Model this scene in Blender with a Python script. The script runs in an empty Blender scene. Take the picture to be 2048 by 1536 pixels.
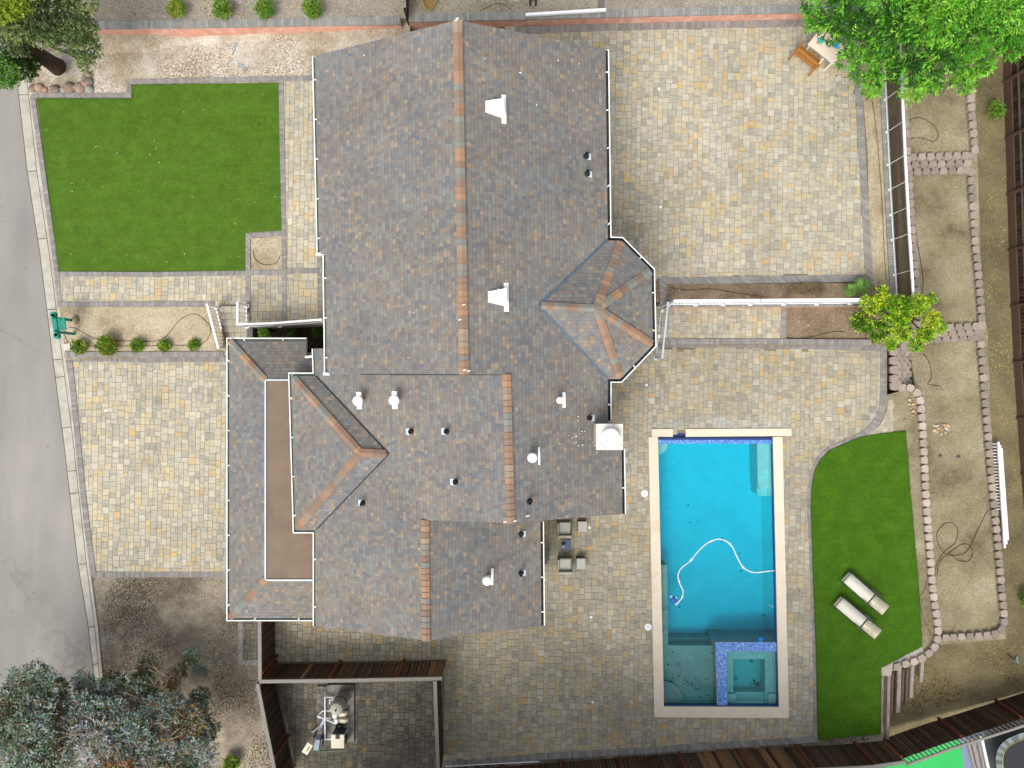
import bpy, math, random
from mathutils import Vector, Matrix, noise
from mathutils.geometry import tessellate_polygon
R_=math.radians
random.seed(7)
SC=bpy.context.scene
COL=SC.collection
H=27.3; F=1365.33
# ---------------- camera, sky, sun, exposure ----------------
cd=bpy.data.cameras.new('camera'); cd.lens=24.0; cd.sensor_width=36.0; cd.clip_end=600; cd.clip_start=0.1
cam=bpy.data.objects.new('camera',cd); COL.objects.link(cam); cam.location=(0,0,H); SC.camera=cam
wd=bpy.data.worlds.new('World'); SC.world=wd; wd.use_nodes=True
wn=wd.node_tree; wn.nodes.clear()
sky=wn.nodes.new('ShaderNodeTexSky'); sky.sky_type='NISHITA'; sky.sun_disc=False
sky.sun_elevation=R_(52); sky.sun_rotation=R_(205); sky.air_density=1.0; sky.dust_density=4.0; sky.ozone_density=1.0
bg=wn.nodes.new('ShaderNodeBackground'); bg.inputs[1].default_value=0.15
wo=wn.nodes.new('ShaderNodeOutputWorld'); hs=wn.nodes.new('ShaderNodeHueSaturation'); hs.inputs['Saturation'].default_value=.30; wn.links.new(sky.outputs[0],hs.inputs['Color']); wn.links.new(hs.outputs[0],bg.inputs[0]); wn.links.new(bg.outputs[0],wo.inputs[0])
sl=bpy.data.lights.new('sun','SUN'); sl.energy=1.2; sl.angle=R_(32); sl.color=(1.0,0.95,0.87)
so=bpy.data.objects.new('sun',sl); COL.objects.link(so)
az=R_(205); el=R_(52)
sv=Vector((math.sin(az)*math.cos(el),math.cos(az)*math.cos(el),math.sin(el)))
so.rotation_euler=sv.to_track_quat('Z','Y').to_euler()
SC.view_settings.view_transform='Standard'; SC.view_settings.look='None'; SC.view_settings.gamma=1
SC.view_settings.exposure=0.78
SC.render.engine='CYCLES'
# ---------------- helpers ----------------
def W(px,py,z=0.0):
    k=(H-z)/F; return Vector(((px-1024)*k,(768-py)*k,z))
def lin(c):
    c=c/255.0; return c/12.92 if c<=0.04045 else ((c+0.055)/1.055)**2.4
G=0.78
def C(r,g,b,k=1.0): return (lin(r)*G*k,lin(g)*G*k,lin(b)*G*k,1)
def onp(px,py,pl):
    a,b,c=pl; u=(px-1024)/F; v=(768-py)/F; k=(H-a)/(1+b*u+c*v); return Vector((u*k,v*k,H-k))
def Wf(px,py,f):
    z=0.5
    for _ in range(6): p=W(px,py,z); z=f(p.x,p.y)
    return W(px,py,z)
def plane3(p,q,r):
    n=(q-p).cross(r-p); b=-n.x/n.z; c=-n.y/n.z; return (p.z-b*p.x-c*p.y,b,c)
def plane_edge(p,q,slope,toward):
    d=Vector((q.x-p.x,q.y-p.y)); L=d.length; d/=L; g=(q.z-p.z)/L
    n=Vector((-d.y,d.x)); t=Vector((toward[0]-p.x,toward[1]-p.y))
    if n.dot(t)<0: n=-n
    gr=d*g-n*slope
    return (p.z-gr.x*p.x-gr.y*p.y,gr.x,gr.y)
def tag(o,label=None,cat=None,group=None,kind=None):
    if label: o['label']=label
    if cat: o['category']=cat
    if group: o['group']=group
    if kind: o['kind']=kind
    return o
def thing(name,label,cat,loc=(0,0,0),rz=0,group=None):
    o=bpy.data.objects.new(name,None); COL.objects.link(o); o.location=loc; o.rotation_euler=(0,0,rz); o.empty_display_size=.2
    return tag(o,label,cat,group)
def dup(o,parent=None):
    c=o.copy(); COL.objects.link(c); c.parent=parent
    for ch in [x for x in COL.objects if x.parent==o]: dup(ch,c)
    return c
class MB:
    def __init__(s): s.v=[]; s.f=[]; s.m=[]; s.c=[]; s.uv=[]
    def face(s,pts,m=0,c=None,uv=None):
        b=len(s.v); s.v.extend([tuple(p) for p in pts]); s.f.append(tuple(range(b,b+len(pts)))); s.m.append(m)
        s.c.append(c or (1,1,1,1)); s.uv.append(uv)
    def mesh(s,vs,fs,m=0,c=None):
        b=len(s.v); s.v.extend([tuple(p) for p in vs])
        for f in fs: s.f.append(tuple(i+b for i in f)); s.m.append(m); s.c.append(c or (1,1,1,1)); s.uv.append(None)
    def box(s,c,sz,rz=0,m=0,col=None,M=None):
        x,y,z=[a/2 for a in sz]; vs=[Vector((i*x,j*y,k*z)) for k in(-1,1) for j in(-1,1) for i in(-1,1)]
        T=M if M is not None else Matrix.Translation(Vector(c))@Matrix.Rotation(rz,4,'Z')
        vs=[T@v for v in vs]
        s.mesh(vs,[(0,2,3,1),(4,5,7,6),(0,1,5,4),(2,6,7,3),(0,4,6,2),(1,3,7,5)],m,col)
    def prism(s,poly,z0,z1,m=0,ms=None,col=None):
        ms=m if ms is None else ms
        z0f=z0 if callable(z0) else (lambda x,y:z0); z1f=z1 if callable(z1) else (lambda x,y:z1)
        P=[Vector((p[0],p[1],0)) for p in poly]
        ar=sum(P[i].x*P[(i+1)%len(P)].y-P[(i+1)%len(P)].x*P[i].y for i in range(len(P)))
        if ar<0: P.reverse()
        n=len(P); top=[(p.x,p.y,z1f(p.x,p.y)) for p in P]; bot=[(p.x,p.y,z0f(p.x,p.y)) for p in P]
        for t in tessellate_polygon([P]):
            a,b,c=[P[i] for i in t]
            cr=(b-a).cross(c-a).z
            if cr<0: t=(t[0],t[2],t[1])
            s.face([top[i] for i in t],m,col); s.face([bot[i] for i in reversed(t)],m,col)
        for i in range(n):
            j=(i+1)%n; s.face([bot[i],bot[j],top[j],top[i]],ms,col)
    def tube(s,pts,r,seg=8,m=0,col=None,cap=True,r1=None):
        pts=[Vector(p) for p in pts]; n=len(pts); rings=[]
        for i,p in enumerate(pts):
            t=(pts[min(i+1,n-1)]-pts[max(i-1,0)]).normalized()
            a=t.cross(Vector((0,0,1)));
            if a.length<.05: a=t.cross(Vector((1,0,0)))
            a.normalize(); b=t.cross(a)
            rr=r if r1 is None else r+(r1-r)*i/(n-1)
            rings.append([p+(a*math.cos(2*math.pi*k/seg)+b*math.sin(2*math.pi*k/seg))*rr for k in range(seg)])
        vs=[v for R in rings for v in R]; fs=[]
        for i in range(n-1):
            for k in range(seg):
                k2=(k+1)%seg; fs.append((i*seg+k,i*seg+k2,(i+1)*seg+k2,(i+1)*seg+k))
        if cap: fs.append(tuple(reversed(range(seg)))); fs.append(tuple((n-1)*seg+k for k in range(seg)))
        s.mesh(vs,fs,m,col)
    def lathe(s,c,prof,seg=20,m=0,col=None):
        vs=[];fs=[]
        for r,z in prof:
            for k in range(seg): a=2*math.pi*k/seg; vs.append((c[0]+r*math.cos(a),c[1]+r*math.sin(a),c[2]+z))
        for i in range(len(prof)-1):
            for k in range(seg):
                k2=(k+1)%seg; fs.append((i*seg+k,i*seg+k2,(i+1)*seg+k2,(i+1)*seg+k))
        fs.append(tuple((len(prof)-1)*seg+k for k in range(seg))); fs.append(tuple(reversed(range(seg))))
        s.mesh(vs,fs,m,col)
    def blob(s,c,rad,seed=0,amp=.18,m=0,col=None,nu=10,nv=7):
        vs=[];fs=[]
        for j in range(nv+1):
            th=math.pi*j/nv
            for i in range(nu):
                ph=2*math.pi*i/nu; d=Vector((math.sin(th)*math.cos(ph),math.sin(th)*math.sin(ph),math.cos(th)))
                k=1+amp*noise.noise(d*1.6+Vector((seed*3.1,seed,0)))*2
                vs.append((c[0]+d.x*rad[0]*k,c[1]+d.y*rad[1]*k,c[2]+d.z*rad[2]*k))
        for j in range(nv):
            for i in range(nu):
                i2=(i+1)%nu; fs.append((j*nu+i,(j+1)*nu+i,(j+1)*nu+i2,j*nu+i2))
        s.mesh(vs,fs,m,col)
    def build(s,name,mats,parent=None,smooth=False,local=False):
        me=bpy.data.meshes.new(name)
        off=Vector((0,0,0))
        if parent is not None and not local:
            pass
        me.from_pydata(s.v,[],s.f); 
        if not isinstance(mats,(list,tuple)): mats=[mats]
        for m in mats: me.materials.append(m)
        me.polygons.foreach_set('material_index',s.m)
        if any(c!=(1,1,1,1) for c in s.c):
            at=me.color_attributes.new('Col','FLOAT_COLOR','CORNER'); d=[]
            for f,c in zip(s.f,s.c): d.extend(list(c)*len(f))
            at.data.foreach_set('color',d)
        if any(u is not None for u in s.uv):
            ul=me.uv_layers.new(name='UVMap'); d=[]
            for f,u in zip(s.f,s.uv):
                for k in range(len(f)): d.extend(u[k] if u else (0,0))
            ul.data.foreach_set('uv',d)
        if smooth: me.polygons.foreach_set('use_smooth',[True]*len(s.f))
        me.update(); o=bpy.data.objects.new(name,me); COL.objects.link(o)
        if parent is not None:
            o.parent=parent
            if not local:
                o.matrix_parent_inverse=Matrix.Identity(4)
                T=Matrix.Translation(parent.location)@Matrix.Rotation(parent.rotation_euler.z,4,'Z')
                if parent.parent is not None:
                    T=Matrix.Translation(parent.parent.location)@Matrix.Rotation(parent.parent.rotation_euler.z,4,'Z') if parent.type!='EMPTY' else T
                me.transform(T.inverted())
        return o
# ---------------- materials ----------------
class NT:
    def __init__(s,name):
        s.mat=bpy.data.materials.new(name); s.mat.use_nodes=True; s.t=s.mat.node_tree; s.t.nodes.clear()
        s.out=s.n('OutputMaterial'); s.b=s.n('BsdfPrincipled'); s.l(s.b,0,s.out,0)
    def n(s,k,**kw):
        x=s.t.nodes.new('ShaderNode'+k)
        for a,b in kw.items(): setattr(x,a,b)
        return x
    def l(s,a,i,b,j): s.t.links.new(a.outputs[i],b.inputs[j])
    def math(s,op,a,b=None,i=0):
        x=s.n('Math',operation=op)
        for k,v in enumerate((a,b)):
            if v is None: continue
            if isinstance(v,tuple): s.t.links.new(v[0].outputs[v[1]],x.inputs[k])
            elif isinstance(v,(int,float)): x.inputs[k].default_value=v
            else: s.t.links.new(v.outputs[0],x.inputs[k])
        return x
    def noise(s,scale,detail=4,rough=.6,co=None,vec=None):
        x=s.n('TexNoise'); x.inputs['Scale'].default_value=scale; x.inputs['Detail'].default_value=detail; x.inputs['Roughness'].default_value=rough
        if co is None: co=s.coord()
        s.t.links.new(co,x.inputs['Vector']); return x
    def coord(s,k='Object'):
        if not hasattr(s,'tc'): s.tc=s.n('TexCoord')
        return s.tc.outputs[k]
    def ramp(s,stops,src,i=0,interp='LINEAR'):
        x=s.n('ValToRGB'); e=x.color_ramp; e.interpolation=interp
        while len(e.elements)<len(stops): e.elements.new(.5)
        for el,(p,c) in zip(e.elements,stops): el.position=p; el.color=c if len(c)==4 else (*c,1)
        s.l(src,i,x,0); return x
    def mix(s,a,b,f,mode='MIX'):
        x=s.n('Mix',data_type='RGBA',blend_type=mode)
        for k,v in ((0,f),(6,a),(7,b)):
            if isinstance(v,(int,float)): x.inputs[k].default_value=v
            elif isinstance(v,tuple) and len(v)==4: x.inputs[k].default_value=v
            else: s.t.links.new(v,x.inputs[k])
        return x.outputs[2]
    def color(s,o): s.t.links.new(o,s.b.inputs['Base Color'])
    def bump(s,src,strength,dist=.02,i=0):
        x=s.n('Bump'); x.inputs['Strength'].default_value=strength; x.inputs['Distance'].default_value=dist
        s.t.links.new(src if not hasattr(src,'outputs') else src.outputs[i],x.inputs['Height']); s.l(x,0,s.b,'Normal'); return x
    def rough(s,r,spec=.3): s.b.inputs['Roughness'].default_value=r; s.b.inputs['Specular IOR Level'].default_value=spec
def sm(name,col,rough=.6,var=.18,scale=3,spec=.3,attr=False,bump=0,bscale=40,metal=0,dirt=None):
    t=NT(name); t.rough(rough,spec); t.b.inputs['Metallic'].default_value=metal
    if attr:
        a=t.n('Attribute',attribute_name='Col'); base=a.outputs[0]
    else:
        a=t.n('RGB'); a.outputs[0].default_value=col; base=a.outputs[0]
    n=t.noise(scale,6,.65); r=t.ramp([(.3,(1-var,)*3),(.7,(1+var,)*3)],n)
    c=t.mix(base,r.outputs[0],1.0,'MULTIPLY')
    if dirt:
        n2=t.noise(dirt[1],5,.7); r2=t.ramp([(dirt[2],(0,0,0)),(dirt[2]+.15,(1,1,1))],n2)
        m=t.math('MULTIPLY',(r2,0),dirt[3]); c=t.mix(c,dirt[0],m.outputs[0])
    t.color(c)
    if bump: nb=t.noise(bscale,3,.6); t.bump(nb,bump)
    return t.mat
def m_soil(name,stops,chip=None,chipc=(.6,.57,.5,1),scale=.5,wet=None):
    t=NT(name); t.rough(.95,.1)
    n=t.noise(scale,9,.72); r=t.ramp(stops,n); c=r.outputs[0]
    n2=t.noise(14,5,.8); r2=t.ramp([(.3,(.62,)*3),(.5,(1,)*3),(.72,(1.4,)*3)],n2); c=t.mix(c,r2.outputs[0],1.0,'MULTIPLY')
    n5=t.noise(55,3,.8); r5=t.ramp([(.35,(.7,)*3),(.65,(1.3,)*3)],n5); c=t.mix(c,r5.outputs[0],.8,'MULTIPLY')
    if chip:
        v=t.n('TexVoronoi'); v.inputs['Scale'].default_value=9; v.inputs['Randomness'].default_value=1
        dn=t.noise(20,2,.5); mp=t.mix(t.coord(),dn.outputs['Color'],.06); t.t.links.new(mp,v.inputs['Vector'])
        s1=t.math('LESS_THAN',(v,0),.22); hs=t.n('SeparateColor'); t.l(v,1,hs,0)
        s2=t.math('LESS_THAN',(hs,0),chip); n3=t.noise(.35,4,.6); s3=t.ramp([(.4,(0,0,0)),(.58,(1,1,1))],n3)
        s=t.math('MULTIPLY',s1,s2); s=t.math('MULTIPLY',s,(s3,0)); s=t.math('MULTIPLY',s,.85)
        c=t.mix(c,chipc,s.outputs[0])
        v2=t.n('TexVoronoi'); v2.inputs['Scale'].default_value=24; t.t.links.new(t.coord(),v2.inputs['Vector'])
        h2=t.n('SeparateColor'); t.l(v2,1,h2,0); s4=t.math('LESS_THAN',(h2,1),chip*.8); s5=t.math('LESS_THAN',(v2,0),.3); s6=t.math('MULTIPLY',s4,s5); s6=t.math('MULTIPLY',s6,.6)
        c=t.mix(c,chipc,s6.outputs[0])
    t.color(c); t.bump(n2,.7,.05); return t.mat
def m_shingle():
    t=NT('asphalt_shingle'); t.rough(.92,.15)
    uv=t.n('UVMap'); sp=t.n('SeparateXYZ'); t.l(uv,0,sp,0)
    CH=.128
    vr=t.math('DIVIDE',(sp,1),CH); row=t.math('FLOOR',vr); fr=t.math('SUBTRACT',vr,row)
    def wn(a,b):
        cx=t.n('CombineXYZ'); t.t.links.new(a,cx.inputs[0]); t.t.links.new(b,cx.inputs[1])
        w=t.n('TexWhiteNoise',noise_dimensions='2D'); t.l(cx,0,w,0); return w
    z=t.n('Value'); z.outputs[0].default_value=3.3
    rr=wn(row.outputs[0],z.outputs[0])
    def cells(wd,k):
        off=t.math('MULTIPLY',(rr,0),k); tx=t.math('ADD',t.math('DIVIDE',(sp,0),wd),off)
        # wobble tab widths
        wob=t.n('TexNoise',noise_dimensions='2D'); wob.inputs['Scale'].default_value=1.0
        cx=t.n('CombineXYZ'); t.t.links.new(tx.outputs[0],cx.inputs[0]); t.t.links.new(row.outputs[0],cx.inputs[1]); t.l(cx,0,wob,'Vector')
        tx2=t.math('ADD',tx,t.math('MULTIPLY',(wob,0),1.1)); c=t.math('FLOOR',tx2); f=t.math('SUBTRACT',tx2,c); return c,f
    c1,f1=cells(.125,7.3); c2,f2=cells(.3,5.1)
    w1=wn(c1.outputs[0],row.outputs[0]); row2=t.math('ADD',row,91.7); w2=wn(c2.outputs[0],row2.outputs[0])
    big=t.math('LESS_THAN',(w2,0),.3)
    stops=[(0,C(98,103,113)),(.12,C(110,114,120)),(.27,C(123,127,126)),(.42,C(115,112,110)),(.56,C(124,118,112)),(.68,C(130,134,131)),(.77,C(132,118,107)),(.86,C(101,101,106)),(.93,C(150,131,111)),(.975,C(162,142,120))]
    ra=t.ramp(stops,w1,0,'CONSTANT'); rb=t.ramp([(a,c) for a,c in stops],w2,1,'CONSTANT')
    # w2 colour via its colour output
    c=t.mix(ra.outputs[0],rb.outputs[0],t.math('MULTIPLY',big,.5).outputs[0])
    ln=t.noise(.45,3,.5); lr=t.ramp([(.35,C(116,120,127)),(.65,C(128,120,111))],ln); c=t.mix(c,lr.outputs[0],.36)
    n=t.noise(.5,5,.6); r=t.ramp([(.3,(1.04,)*3),(.7,(1.28,)*3)],n); c=t.mix(c,r.outputs[0],1,'MULTIPLY')
    g=t.noise(180,2,.7); r=t.ramp([(.3,(.8,)*3),(.7,(1.2,)*3)],g); c=t.mix(c,r.outputs[0],1,'MULTIPLY')
    # painted shadow line along each course, dark joints between tabs
    c=t.mix(c,(1.0,.965,.90,1),1,'MULTIPLY')
    e1=t.math('GREATER_THAN',fr,.86); e2=t.math('LESS_THAN',f1,.08); e=t.math('MAXIMUM',e1,t.math('MULTIPLY',e2,.9))
    c=t.mix(c,(.035,.035,.04,1),t.math('MULTIPLY',e,.27).outputs[0])
    t.color(c)
    hgt=t.math('ADD',fr,t.math('MULTIPLY',(w1,0),.5)); hg=t.math('SUBTRACT',hgt,t.math('MULTIPLY',e,.4)); t.bump(hg.outputs[0],.3,.012)
    return t.mat
def m_border(name,c0,c1,bl=.105):
    t=NT(name); t.rough(.9,.15)
    uv=t.n('UVMap'); sp=t.n('SeparateXYZ'); t.l(uv,0,sp,0)
    a=t.math('DIVIDE',(sp,0),bl); fl=t.math('FLOOR',a); fr=t.math('SUBTRACT',a,fl)
    w=t.n('TexWhiteNoise',noise_dimensions='1D'); t.l(fl,0,w,1); r=t.ramp([(0,c0),(1,c1)],w); c=r.outputs[0]
    n=t.noise(6,5,.7); rn=t.ramp([(.3,(.8,)*3),(.7,(1.15,)*3)],n); c=t.mix(c,rn.outputs[0],1,'MULTIPLY')
    j=t.math('LESS_THAN',fr,.07); c=t.mix(c,(.06,.055,.05,1),t.math('MULTIPLY',j,.6).outputs[0]); t.color(c)
    nb=t.noise(60,3,.6); t.bump(nb,.3,.01)
    return t.mat
def m_wood(name,c0,c1,attr=False,scale=(1,1,.12),rough=.8):
    t=NT(name); t.rough(rough,.2)
    mp=t.n('Mapping'); mp.inputs['Scale'].default_value=scale; t.t.links.new(t.coord(),mp.inputs[0])
    n=t.noise(28,6,.7,co=mp.outputs[0]); r=t.ramp([(.3,c0),(.7,c1)],n); c=r.outputs[0]
    if attr: a=t.n('Attribute',attribute_name='Col'); c=t.mix(c,a.outputs[0],1,'MULTIPLY')
    t.color(c); t.bump(n,.4,.01); return t.mat
def m_leaf(name,trans=.35,rough=.5,spec=.35):
    t=NT(name); t.rough(rough,spec); a=t.n('Attribute',attribute_name='Col'); 
    t.t.links.new(a.outputs[0],t.b.inputs['Base Color'])
    tr=t.n('BsdfTranslucent'); t.t.links.new(a.outputs[0],tr.inputs[0]); mx=t.n('MixShader'); mx.inputs[0].default_value=trans
    t.l(t.b,0,mx,1); t.l(tr,0,mx,2); t.l(mx,0,t.out,0); return t.mat
M={}
M['shingle']=m_shingle()
M['cap']=sm('ridge_cap_shingle',(1,1,1,1),.92,.12,30,.15,attr=True,bump=.4,bscale=90)
M['fascia']=sm('fascia_paint',C(214,208,194),.7,.06)
M['white']=sm('white_vinyl',(.78,.78,.79,1),.4,.05,4,.4)
M['whitedirty']=sm('white_painted_metal',(.72,.74,.74,1),.45,.1,7,.4,dirt=(C(150,145,130),5,.6,.5))
M['gutter']=sm('gutter_paint',(.74,.76,.72,1),.5,.1,4,.3)
M['shaded_gutter_in']=sm('shaded_gutter_inside',C(60,62,66),.9,.4,6,.1)  # darkened for the shadow below the east eaves; dark valley lines use it too
M['shaded_gutter_in2']=sm('gutter_trough',C(150,160,150),.9,.2,6,.1)
M['stucco']=sm('cream_stucco',C(205,192,168),.95,.06,5,.1,bump=.4,bscale=60)
M['redstucco']=sm('salmon_stucco',C(214,158,138),.95,.16,3,.1,bump=.4,bscale=60,dirt=(C(226,198,182),2.5,.5,.6))
M['valley']=sm('valley_metal',C(92,112,130),.5,.15,4,.5,metal=.3)
M['deck']=sm('brown_roof_membrane',C(132,114,98),.85,.1,1.2,.2,bump=.15,bscale=90,dirt=(C(118,99,85),.9,.5,.6))
M['black']=sm('black_rubber',(.012,.012,.014,1),.5,.2)
M['flash']=sm('galvanised_flashing',C(205,218,228),.45,.1,8,.5)
M['asph']=None
def m_asph():
    t=NT('worn_asphalt'); t.rough(.93,.15)
    mp=t.n('Mapping'); mp.inputs['Scale'].default_value=(1,.25,1); t.t.links.new(t.coord(),mp.inputs[0])
    n=t.noise(.6,7,.6,co=mp.outputs[0]); r=t.ramp([(.28,C(138,135,130)),(.5,C(150,147,142)),(.72,C(162,158,152))],n); c=r.outputs[0]
    n2=t.noise(70,3,.8); r2=t.ramp([(.3,(.78,)*3),(.7,(1.2,)*3)],n2); c=t.mix(c,r2.outputs[0],1,'MULTIPLY')
    v=t.n('TexVoronoi'); v.inputs['Scale'].default_value=1.3; t.t.links.new(t.coord(),v.inputs[0]); s=t.math('LESS_THAN',(v,0),.045); c=t.mix(c,C(70,66,62),t.math('MULTIPLY',s,.6).outputs[0])
    dn=t.noise(1.1,5,.7); mv=t.mix(t.coord(),dn.outputs['Color'],.35); v3=t.n('TexVoronoi',feature='DISTANCE_TO_EDGE'); v3.inputs['Scale'].default_value=.22; t.t.links.new(mv,v3.inputs[0]); k3=t.math('LESS_THAN',(v3,0),.0035); mk=t.ramp([(.45,(0,0,0)),(.6,(1,1,1))],t.noise(.3,3,.5)); k3=t.math('MULTIPLY',k3,(mk,0)); c=t.mix(c,C(84,80,76),t.math('MULTIPLY',k3,.22).outputs[0])
    n7=t.noise(.22,4,.55); r7=t.ramp([(.35,(.93,.94,.95)),(.65,(1.05,1.04,1.02))],n7); c=t.mix(c,r7.outputs[0],1,'MULTIPLY')
    t.color(c); t.bump(n2,.3,.01); return t.mat
M['asph']=m_asph()
M['conc']=sm('kerb_concrete',C(186,182,170),.9,.16,3,.15,bump=.3,bscale=70,dirt=(C(158,148,132),1.3,.5,.6))
M['pad']=sm('weathered_concrete_pad',C(150,146,138),.9,.3,3,.15,bump=.3,bscale=50,dirt=(C(80,76,70),2,.48,.8))
M['paver']=None
def m_paver(name,tint=(1,1,1,1)):
    t=NT(name); t.rough(.88,.2); a=t.n('Attribute',attribute_name='Col'); c=a.outputs[0]
    n=t.noise(5.5,3,.55); r=t.ramp([(.34,C(150,149,142)),(.5,C(184,179,163)),(.66,C(200,183,152))],n); f=t.ramp([(.3,(.12,)*3),(.7,(.8,)*3)],t.noise(3.3,2,.5)); c=t.mix(c,r.outputs[0],f.outputs[0])
    n2=t.noise(.28,5,.6); r2=t.ramp([(.3,(.80,)*3),(.7,(1.10,)*3)],n2); c=t.mix(c,r2.outputs[0],1,'MULTIPLY')
    n4=t.noise(.8,7,.75); r4=t.ramp([(.55,(0,0,0)),(.72,(1,1,1))],n4); c=t.mix(c,C(150,146,132),t.math('MULTIPLY',(r4,0),.5).outputs[0])
    n3=t.noise(50,3,.7); r3=t.ramp([(.3,(.85,)*3),(.7,(1.14,)*3)],n3); c=t.mix(c,r3.outputs[0],1,'MULTIPLY')
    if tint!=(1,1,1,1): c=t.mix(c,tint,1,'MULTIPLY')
    t.color(c); t.bump(n3,.25,.008); return t.mat
M['paver']=m_paver('tumbled_concrete_paver')
M['paver_terrace']=m_paver('darker_concrete_paver',(.87,.865,.85,1))  # same pavers, tinted slightly darker overall
M['paver_shaded']=m_paver('shaded_stained_paver',(.46,.45,.43,1))  # tint puts the fenced yard's shade into the stained grey pavers
M['joint']=sm('joint_sand',C(138,128,106),.95,.2,20,.1)
M['joint_dark']=sm('mossy_joint_sand',C(80,76,64),.95,.2,20,.1)
M['border']=m_border('charcoal_border_paver',C(134,130,126),C(158,154,148))
M['cap_pav']=m_border('grey_wall_cap',C(134,135,132),C(160,158,152),.115)
M['turf']=None
def m_turf(name,c0,c1,c2):
    t=NT(name); t.rough(.8,.12)
    n=t.noise(1.7,9,.75); r=t.ramp([(.26,c0),(.52,c1),(.8,c2)],n); c=r.outputs[0]
    n9=t.noise(11,4,.8); r9=t.ramp([(.3,(.82,)*3),(.7,(1.2,)*3)],n9); c=t.mix(c,r9.outputs[0],1,'MULTIPLY')
    n2=t.noise(45,4,.8); r2=t.ramp([(.28,(.5,)*3),(.5,(1,)*3),(.72,(1.5,)*3)],n2); c=t.mix(c,r2.outputs[0],1,'MULTIPLY')
    mp=t.n('Mapping'); mp.inputs['Scale'].default_value=(.35,6,1); mp.inputs['Rotation'].default_value=(0,0,.25); t.t.links.new(t.coord(),mp.inputs[0])
    n3=t.noise(1.2,5,.6,co=mp.outputs[0]); r3=t.ramp([(.3,(.93,)*3),(.7,(1.07,)*3)],n3); c=t.mix(c,r3.outputs[0],1,'MULTIPLY')
    t.color(c); t.bump(n2,.8,.03); return t.mat
M['turf']=m_turf('front_lawn_turf',C(66,98,24),C(80,113,30),C(96,129,40))
M['turf2']=m_turf('pool_lawn_turf',C(56,94,13),C(69,109,17),C(86,126,27))
S_light=[(.28,C(136,124,104)),(.5,C(164,152,128)),(.7,C(186,174,150))]
M['soil_front']=m_soil('dry_woodchip_soil',[(.3,C(140,122,98)),(.48,C(172,158,136)),(.62,C(204,196,182))],.55,C(232,224,208))
M['soil_planter']=m_soil('sandy_planter_soil',[(.3,C(146,130,100)),(.5,C(184,170,142)),(.7,C(204,192,166))],.1)
M['soil_bl']=m_soil('damp_brown_soil',[(.34,C(100,91,79)),(.46,C(126,116,102)),(.56,C(156,146,128)),(.68,C(178,168,148))],.4,C(190,182,160),.45)
M['soil_top']=m_soil('grey_garden_soil',[(.3,C(128,120,106)),(.5,C(156,148,132)),(.7,C(174,166,148))],.12)
M['soil_east']=m_soil('dry_terrace_soil',[(.32,C(108,96,74)),(.45,C(142,131,104)),(.56,C(158,148,120)),(.68,C(176,166,140))],.06,C(190,180,150),.45)
M['soil_low']=m_soil('mossy_soil',[(.3,C(98,88,66)),(.5,C(126,116,88)),(.68,C(146,134,98))],.08,C(180,160,90),.5)
M['soil_dark']=m_soil('dark_mulch',[(.3,C(44,32,28)),(.5,C(66,50,42)),(.7,C(88,68,56))],.05)
M['soil_red']=m_soil('reddish_bed_soil',[(.3,C(112,94,76)),(.5,C(142,124,102)),(.7,C(160,144,120))],.12)
M['block']=sm('split_face_block',(1,1,1,1),.95,.16,9,.1,attr=True,bump=.5,bscale=50)
M['board']=m_wood('dark_fence_board',C(54,42,34),C(92,74,60),attr=True)
M['post']=m_wood('redwood_post',C(88,50,34),C(116,70,48),rough=.85)
M['greywood']=m_wood('silvered_rail',C(120,116,110),C(158,154,146))
M['railgrey']=m_wood('dull_rail',C(78,70,62),C(112,102,92))
M['brownrail']=m_wood('reddish_brown_rail',C(84,66,55),C(108,86,72),scale=(1,.1,1))
M['oldwood']=m_wood('weathered_sleeper',C(122,110,98),C(186,178,168),scale=(1,.08,1))
M['oldwood_dk']=m_wood('rotten_sleeper',C(74,58,48),C(120,102,88),scale=(1,.08,1))
M['bark']=m_wood('dark_bark',C(46,36,30),C(86,70,58),scale=(1,1,.15))
M['twig']=sm('pale_branch',C(190,166,140),.85,.3,6,.15)
M['leaf']=m_leaf('leaf'); M['leafdull']=m_leaf('dusty_leaf',.15,.8,.1)
M['travertine']=sm('travertine_coping',C(232,218,196),.6,.05,2,.3,bump=.1,bscale=30,dirt=(C(206,178,142),.9,.56,.5))
M['teal']=sm('green_paint',C(16,138,118),.5,.1,6,.4)
M['cushion']=sm('grey_outdoor_fabric',C(190,190,180),.9,.08,40,.1,bump=.3,bscale=200)
M['wicker']=sm('grey_wicker',C(120,118,110),.8,.3,60,.2,bump=.6,bscale=90)
M['wickerd']=sm('dark_wicker',C(52,48,44),.8,.3,60,.2)
M['bluetop']=sm('blue_slate_top',C(66,88,112),.45,.12,6,.4)
M['sling']=sm('cream_sling',C(222,218,204),.6,.05,30,.3,bump=.2,bscale=150)
M['sling2']=sm('tan_sling',C(200,192,164),.35,.05,30,.5)
M['darkmetal']=sm('charcoal_metal',C(70,70,66),.45,.15,8,.5)
M['teak']=m_wood('oiled_teak',C(150,92,34),C(206,142,66),scale=(1,1,1),rough=.5)
M['cream']=sm('cream_plastic',C(226,216,188),.45,.08,5,.4,dirt=(C(180,168,140),4,.6,.4))
M['creamtop']=sm('cream_table_top',C(246,226,206),.5,.05,5,.3)
M['bluedisc']=sm('blue_plastic',C(60,196,240),.4,.08,8,.4)
M['pipe']=sm('white_pvc',(.75,.76,.80,1),.35,.06,8,.4)
M['tank']=sm('beige_tank',C(178,176,158),.5,.12,4,.4,dirt=(C(130,126,110),3,.55,.5))
M['hvac']=sm('blue_grey_box',C(140,160,172),.5,.1,6,.4)
M['navy']=sm('navy_panel',C(42,46,62),.5,.1,8,.4)
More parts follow.
